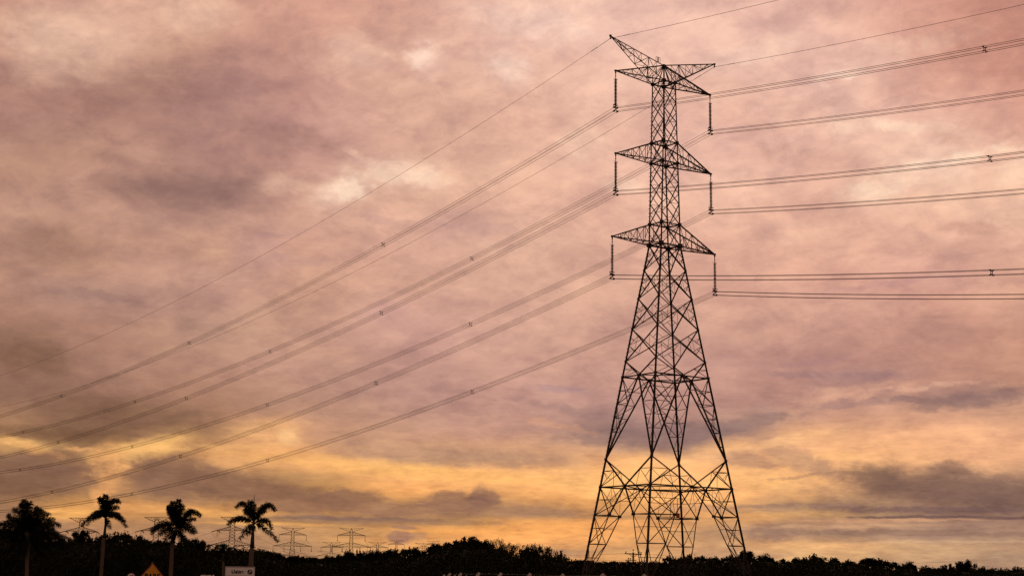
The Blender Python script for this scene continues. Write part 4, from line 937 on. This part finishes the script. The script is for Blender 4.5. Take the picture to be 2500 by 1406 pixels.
# ------------------------------------------------------------------ palms
def palm(label, D, crown, trunk_pts, fronds, seed, shaft=None, leafl=.50, spear=None, dens=46, name='palm_tree', reach=1.0):
    """crown: pixel of the crown's base; trunk_pts: (x, y, half width px) down the trunk; fronds: (mid, tip) in pixels from the crown base"""
    rnd = random.Random(seed); c = at(*crown, D); k = D / F_PX
    p_last = at(trunk_pts[-1][0], trunk_pts[-1][1], D)
    root = empty(name, (p_last.x, p_last.y, 0)); O = Vector(root.location)
    tag(root, label, 'palm tree', 'palms beside the road signs')
    pts = [at(x, y, D) for x, y, _ in trunk_pts]; rad = [w * k for _, _, w in trunk_pts]
    d = (pts[-1] - pts[-2]).normalized(); foot = pts[-1] + d * (pts[-1].z / max(.2, -d.z)); pts.append(foot); rad.append(rad[-1] * 1.15)
    # trunk with leaf-scar rings
    P2 = []; R2_ = []
    ns = shaft if shaft is not None else 2
    for i in range(ns, len(pts) - 1):
        L_ = (pts[i + 1] - pts[i]).length; q = max(2, int(L_ / .12))
        for j in range(q): t = j / q; P2.append(lerp(pts[i], pts[i + 1], t)); R2_.append(lerp(rad[i], rad[i + 1], t) * (1.03 if j % 2 else .97))
    P2.append(pts[-1]); R2_.append(rad[-1])
    m = MB(); m.tube([p - O for p in P2], R2_, 12); m.build('trunk', MT['bark'], root, True)
    m = MB(); m.tube([p - O for p in pts[:ns + 1]], [r_ * 1.0 for r_ in rad[:ns + 1]], 12); m.build('crownshaft', MT['shaft'], root, True)
    if spear:
        m = MB(); m.tube([c - O, at(*spear, D) - O], [.05, .022], 5); m.build('spear_leaf', MT['palm'], root)
    for fi, (mp, tp) in enumerate(fronds):
        mp = (mp[0] * reach, mp[1] * (1 + (reach - 1) * .25)); tp = (tp[0] * reach, tp[1] * (1 + (reach - 1) * .25))
        dep = rnd.uniform(-1.1, 1.1)
        q1 = at(crown[0] + mp[0], crown[1] + mp[1], D) + Vector((0, dep * .6, 0)); q2 = at(crown[0] + tp[0], crown[1] + tp[1], D) + Vector((0, dep * 1.3, 0))
        ctrl = q1 * 2 - (c + q2) * .5
        B_ = lambda t: c * (1 - t) ** 2 + ctrl * 2 * t * (1 - t) + q2 * t * t
        n_ = 14; m = MB(); m.tube([B_(t) - O for t in np.linspace(0, 1, n_)], list(np.linspace(.055, .012, n_)), 5)
        Lf = sum((B_((i + 1) / 20) - B_(i / 20)).length for i in range(20))
        for i in range(int(dens * max(.6, Lf / 2.4))):
            t = .10 + .90 * (i + rnd.random()) / (dens * max(.6, Lf / 2.4)); t = min(t, .995)
            b = B_(t); tan = (B_(min(1, t + .02)) - B_(max(0, t - .02))).normalized()
            side0 = tan.cross(Vector((0, 0, 1)))
            if side0.length < .05: side0 = Vector((1, 0, 0))
            side0.normalize(); upv = side0.cross(tan).normalized()
            for s in (-1, 1):
                for rep in range(2):
                    ang = rnd.uniform(-1.15, 1.2)
                    sd_ = (side0 * s * math.cos(ang) + upv * math.sin(ang)).normalized()
                    L_ = 1.22 * leafl * (math.sin(math.pi * min(1, t * .80 + .18)) ** .5 * .72 + .34) * rnd.uniform(.7, 1.1)
                    dir1 = (sd_ + tan * .55).normalized(); e1 = b + dir1 * L_ * .5; e2 = e1 + (dir1 * .8 + Vector((0, 0, -.62 + .4 * (rnd.random() - .5)))).normalized() * L_ * .55
                    w_ = .026; wv_ = tan * w_
                    k0 = len(m.v); m.v += [b - wv_ * .6 - O, b + wv_ * .6 - O, e1 + wv_ - O, e1 - wv_ - O, e2 - O]; m.f += [(k0, k0 + 1, k0 + 2, k0 + 3), (k0 + 3, k0 + 2, k0 + 4)]
        m.build('frond', MT['palm'], root)
    return root
palm('second palm from the left, slim, two arched side fronds and a small top tuft', 152, (257, 1264),
     [(257.5, 1262, 2.6), (258, 1278, 2.8), (256, 1296, 3.2), (254, 1313, 4.3), (252.5, 1318, 4.3), (250.5, 1350, 4.4), (248, 1385, 4.5), (246.5, 1406, 4.6)],
     [((1, -28), (-11, -50)), ((3, -34), (6, -56)), ((-3, -30), (-6, -48)), ((12, -38), (36, -38)), ((10, -24), (26, -28)), ((6, -36), (26, -46)),
      ((-18, -14), (-36, 20)), ((-16, -8), (-32, 6)), ((-28, -6), (-55, 20)), ((30, -9), (54, 12)), ((24, -6), (47, 22)), ((18, -12), (40, -4)), ((5, 8), (12, 27)), ((2, -18), (9, -34)), ((-4, -16), (6, -30))], 3, shaft=3, leafl=.46, dens=58)
palm('third palm from the left, heavy crown with top spike and broad drooping fronds', 152, (430, 1291),
     [(430, 1288, 3.6), (428, 1302, 4.0), (424, 1314, 4.6), (421, 1323, 5.0), (419.5, 1345, 4.9), (418, 1375, 5.0), (416.5, 1406, 5.1)],
     [((3, -40), (5, -73)), ((-2, -40), (-4, -66)), ((8, -36), (12, -60)), ((-12, -50), (-22, -36)), ((-10, -44), (-19, -54)), ((-6, -30), (-16, -42)), ((30, -40), (56, -33)), ((24, -32), (44, -46)), ((18, -20), (46, -26)),
      ((-30, -16), (-61, 13)), ((-34, -8), (-55, 6)), ((-28, 0), (-48, 14)), ((32, -10), (56, 12)), ((26, -2), (50, 10)), ((-16, 14), (-30, 36)), ((14, 12), (26, 28)), ((6, 12), (10, 32)), ((-6, 14), (-12, 32)), ((4, -20), (-4, -46))], 5, shaft=3, leafl=.5, dens=66)
palm('fourth palm, open crown with a long thin spear, behind the white Usina sign', 152, (619.5, 1277),
     [(619.5, 1274, 3.0), (618, 1292, 3.0), (616.5, 1315, 4.4), (615.5, 1338, 5.6), (614.5, 1345, 5.5), (613.5, 1365, 5.8), (612.5, 1395, 6.0), (612, 1406, 6.0)],
     [((-18, -46), (-45, -38)), ((-12, -36), (-26, -24)), ((-8, -40), (-14, -56)), ((-2, -34), (-6, -52)), ((26, -44), (51, -32)), ((18, -34), (38, -48)), ((10, -26), (24, -30)),
      ((-34, -13), (-60, 5)), ((-26, -12), (-44, -12)), ((28, -8), (43, 14)), ((20, -6), (36, -8)), ((28, 14), (57, 45)), ((-14, 12), (-30, 40)), ((-10, -22), (-20, -34)), ((-6, 14), (-22, 26))], 9, shaft=3, leafl=.48, spear=(621, 1207), dens=56)
palm('first palm at far left with a wide shaggy crown hanging almost to the bushes', 146, (66, 1302),
     [(67, 1298, 5.0), (67, 1320, 5.5), (67, 1345, 5.0), (66.5, 1360, 4.6), (66, 1385, 4.4), (65.5, 1406, 4.4)],
     [((-2, -50), (-6, -80)), ((-6, -56), (-13, -68)), ((6, -52), (10, -72)), ((20, -44), (46, -48)), ((16, -40), (28, -56)), ((24, -30), (50, -34)), ((-26, -32), (-56, -14)), ((-24, -30), (-40, -44)), ((-30, -18), (-60, 6)),
      ((34, -20), (66, 0)), ((40, -16), (74, 22)), ((44, -4), (96, 24)), ((40, 8), (84, 44)), ((-34, 0), (-66, 22)), ((-30, 14), (-52, 44)), ((30, 20), (60, 52)), ((-14, 24), (-30, 60)), ((16, 24), (30, 62)), ((0, 24), (-6, 58)),
      ((12, -26), (24, -40)), ((-12, -26), (-26, -34)), ((30, -6), (58, 10)), ((-20, 4), (-44, 12)), ((20, 6), (46, 30)), ((4, -34), (-10, -52)), ((44, 12), (72, 60)), ((-20, -46), (-34, -58)), ((10, -44), (20, -62)), ((28, -38), (56, -44)), ((36, -24), (66, -20)), ((-34, -22), (-62, -22)), ((-26, -6), (-54, -4)), ((24, -14), (40, -8)), ((0, -10), (8, 10)), ((-10, 10), (-20, 36)), ((24, 30), (44, 66)), ((50, 2), (88, 34))], 11, shaft=1, leafl=.54, dens=52, reach=1.16)
# small fan-shaped palm in the gap
palm('short young palm with a low rounded crown between the third and fourth palms', 165, (545, 1352),
     [(545, 1350, 3), (545, 1370, 3), (545, 1390, 3), (545, 1406, 3)],
     [((a_ * .6, b_ * .9), (a_, b_)) for a_, b_ in ((-26, -10), (-20, -16), (-12, -20), (-4, -22), (4, -22), (12, -19), (20, -14), (27, -6), (-28, 2), (28, 6), (-14, 6), (14, 8))], 21, shaft=1, leafl=.34, dens=40)

# ------------------------------------------------------------------ road signs
def text(parent, body, size, loc, m, bold=0.0, name='lettering', sx=1.0):
    cu = bpy.data.curves.new(name, 'FONT'); cu.body = body; cu.size = size; cu.align_x = 'CENTER'; cu.align_y = 'CENTER'; cu.extrude = .004; cu.offset = bold; cu.space_character = 1.12
    cu.materials.append(m); tmp = bpy.data.objects.new('tmp', cu); COL.objects.link(tmp); bpy.context.view_layer.update(); me = bpy.data.meshes.new_from_object(tmp.evaluated_get(bpy.context.evaluated_depsgraph_get())); bpy.data.objects.remove(tmp); o = bpy.data.objects.new(name, me); COL.objects.link(o); o.parent = parent; o.location = loc; o.rotation_euler = (math.pi / 2, 0, 0); o.scale = (sx, 1, 1); return o
def plate(pts, y0, y1):
    m = MB(); n_ = len(pts); k = 0
    m.v = [Vector((x, y0, z)) for x, z in pts] + [Vector((x, y1, z)) for x, z in pts]
    m.f = [tuple(range(n_)), tuple(range(2 * n_ - 1, n_ - 1, -1))] + [(i, n_ + i, n_ + (i + 1) % n_, (i + 1) % n_) for i in range(n_)]; return m
# yellow diamond, PARE
D_ = 62.0; c = at(371.5, 1406.5, D_); top = at(371.5, 1373.5, D_); h = top.z - c.z
r = empty('warning_sign', (c.x, c.y, 0), -math.atan2(c.x, c.y) + math.radians(33)); tag(r, 'yellow diamond road sign reading PARE, between the second and third palms', 'road sign')
q = h * .985
plate([(-q, c.z), (0, c.z + q), (q, c.z), (0, c.z - q)][::-1], -.012, .0).build('sign_panel', MT['yellow'], r)
bt = .03
mb = MB()
for (x0, z0), (x1, z1) in zip([(-q, 0), (0, q), (q, 0), (0, -q)], [(0, q), (q, 0), (0, -q), (-q, 0)]): mb.bar((x0, -.010, c.z + z0), (x1, -.010, c.z + z1), .022, .03)
mb.build('sign_border', MT['red'], r)
text(r, 'PARE', .27, (0, -.018, c.z), MT['black'], .012, sx=1.08)
m = MB(); m.rod((0, .04, 0), (0, .04, c.z + q + .03), .03, 8); m.build('sign_post', MT['grey'], r)
# round 40 sign
D_ = 70.0; c = at(320, 1407.5, D_); R_ = 8.3 * D_ / F_PX
r = empty('speed_limit_sign', (c.x, c.y, 0), -math.atan2(c.x, c.y)); tag(r, 'small round white speed limit sign reading 40 left of the yellow diamond', 'road sign')
circ = lambda R: [(R * math.cos(t), c.z + R * math.sin(t)) for t in np.linspace(0, 2 * math.pi, 33)[:-1]]
plate(circ(R_ * 1.22), -.006, .004).build('sign_rim', MT['red'], r); plate(circ(R_), -.010, -.0065).build('sign_panel', MT['white'], r)
text(r, '40', R_ * 1.35, (0, -.016, c.z + R_ * .0), MT['black'], .006)
m = MB(); m.rod((0, .04, 0), (0, .04, c.z), .03, 8); m.build('sign_post', MT['grey'], r)
# white direction sign, Usina
D_ = 100.0; k = D_ / F_PX; c = at(586.5, 1381.5, D_)
r = empty('direction_sign', (c.x, c.y, 0), -math.atan2(c.x, c.y) + .02); tag(r, 'white rectangular road sign reading Usina with a black arrow disc, before the fourth palm', 'road sign')
W2 = 35.5 * k; zt = c.z; row = 22.6 * k
plate([(-W2, zt), (W2, zt), (W2, zt - row * 2), (-W2, zt - row * 2)], -.02, .0).build('sign_panel', MT['white'], r)
m = MB(); e = .022
for z_ in (zt - .055, zt - row, zt - 2 * row + .055): m.bar((-W2 + .06, -.021, z_), (W2 - .06, -.021, z_), .01, e)
for s in (-1, 1): m.bar((s * (W2 - .06), -.021, zt - .055), (s * (W2 - .06), -.021, zt - 2 * row + .055), e, .01)
for s in (-1, 1): m.bar((s * W2, -.012, zt), (s * W2, -.012, zt - 2 * row), .03, .03)
m.bar((-W2, -.012, zt), (W2, -.012, zt), .03, .03)
m.build('sign_border', MT['black'], r)
text(r, 'Usina', .31, (-5.8 * k, -.026, zt - 13.2 * k), MT['black'], .016)
cx_, cz_, rr_ = 23.6 * k, zt - 13.0 * k, 6.0 * k
disc = plate([(cx_ + rr_ * math.cos(t), cz_ + rr_ * math.sin(t)) for t in np.linspace(0, 2 * math.pi, 29)[:-1]], -.026, -.021).build('arrow_disc', MT['black'], r)
m = MB(); a_ = rr_ * .5
m.bar((cx_ - a_, -.029, cz_ - a_), (cx_ + a_ * .7, -.029, cz_ + a_ * .7), .004, rr_ * .24)
m.bar((cx_ - a_ * .45, -.029, cz_ + a_ * .95), (cx_ + a_ * 1.08, -.029, cz_ + a_ * .95), .004, rr_ * .24); m.bar((cx_ + a_ * .95, -.0295, cz_ + a_ * 1.08), (cx_ + a_ * .95, -.0295, cz_ - a_ * .45), rr_ * .24, .004)
m.build('arrow', MT['white'], disc)
for s in (-.7, .7):
    m = MB(); m.rod((s * W2, .05, 0), (s * W2, .05, zt - .1), .04, 8); m.build('sign_post', MT['grey'], r)
# small white sign low between the palms
D_ = 90.0; k = D_ / F_PX; c = at(503, 1402.5, D_)
r = empty('small_sign', (c.x, c.y, 0), -math.atan2(c.x, c.y)); tag(r, 'small white sign board barely above the frame edge left of the Usina sign', 'road sign')
plate([(-12.5 * k, c.z), (12.5 * k, c.z), (12.5 * k, c.z - .5), (-12.5 * k, c.z - .5)], -.012, 0).build('sign_panel', MT['white'], r)
plate([(-1.2 * k, c.z - 2.6 * k), (0, c.z - 1.0 * k), (1.4 * k, c.z - 2.6 * k), (1.4 * k, c.z - 7 * k), (-1.2 * k, c.z - 7 * k)], -.017, -.0125).build('sign_mark', MT['black'], r)
m = MB(); m.rod((0, .04, 0), (0, .04, c.z), .03, 8); m.build('sign_post', MT['grey'], r)
c = at(521, 1402.5, D_); r = empty('marker_post', (c.x, c.y, 0)); tag(r, 'thin pale marker post right of the small white sign', 'post')
m = MB(); m.lathe([(.05, 0), (.05, c.z - .02), (.02, c.z)], (0, 0, 0), 8); m.build('post_shaft', MT['white'], r)

# ------------------------------------------------------------------ concrete fence
def fence_post(x, y, D, label, w=.095):
    t = at(x, y, D); r = empty('fence_post', (t.x - .38, t.y, 0)); tag(r, label, 'fence post', 'concrete fence posts with bent tops')
    m = MB(); zb = t.z - .42; m.bar((0, 0, 0), (0, 0, zb), w, w); m.build('post_shaft', MT['concrete'], r)
    m = MB(); m.bar((0, 0, zb - .04), (.38, 0, t.z), w * .95, w * .8, Vector((0, 1, 0))); m.build('bent_arm', MT['concrete'], r); return t
FP = [(1100, 1399, 58, 'bent pale post top, second cluster from the left of the fence row'), (1127, 1398.5, 54, 'bent pale post top right of the leftmost pair'), (1171, 1397.5, 50, 'tallest bent pale post top under the big double crown'),
      (1225, 1398, 46.5, 'bent pale post top under the feathery trees'), (1296, 1399.5, 42.5, 'bent pale post top below the right end of the feathery trees'), (1377, 1401, 38.5, 'bent pale post top left of the pylon'),
      (1475, 1401, 35, 'bent pale post top between the left and front legs of the pylon'), (1577, 1403, 31.5, 'lowest bent pale post top near the front leg of the pylon')]
tops = [fence_post(*a_) for a_ in FP]
for x, y, D, lab in ((1086, 1402, 66, 'leftmost small bent post top of the fence row'), (1112, 1403.5, 63, 'tiny bent post top between the first pale posts'), (1140, 1404.5, 60, 'tiny bent post top just right of the second pale post')): fence_post(x, y, D, lab, .08)
r = empty('barbed_wire', tops[0]); tag(r, 'thin strands of barbed wire strung along the concrete fence posts', 'wire')
for dz, dx in ((-.03, -.02), (-.17, -.15), (-.31, -.28), (-.7, -.38), (-1.1, -.38)):
    m = MB(); m.tube([p + Vector((dx, 0, dz)) - tops[0] for p in tops], .003, 4); m.build('wire_strand', MT['hard'], r)
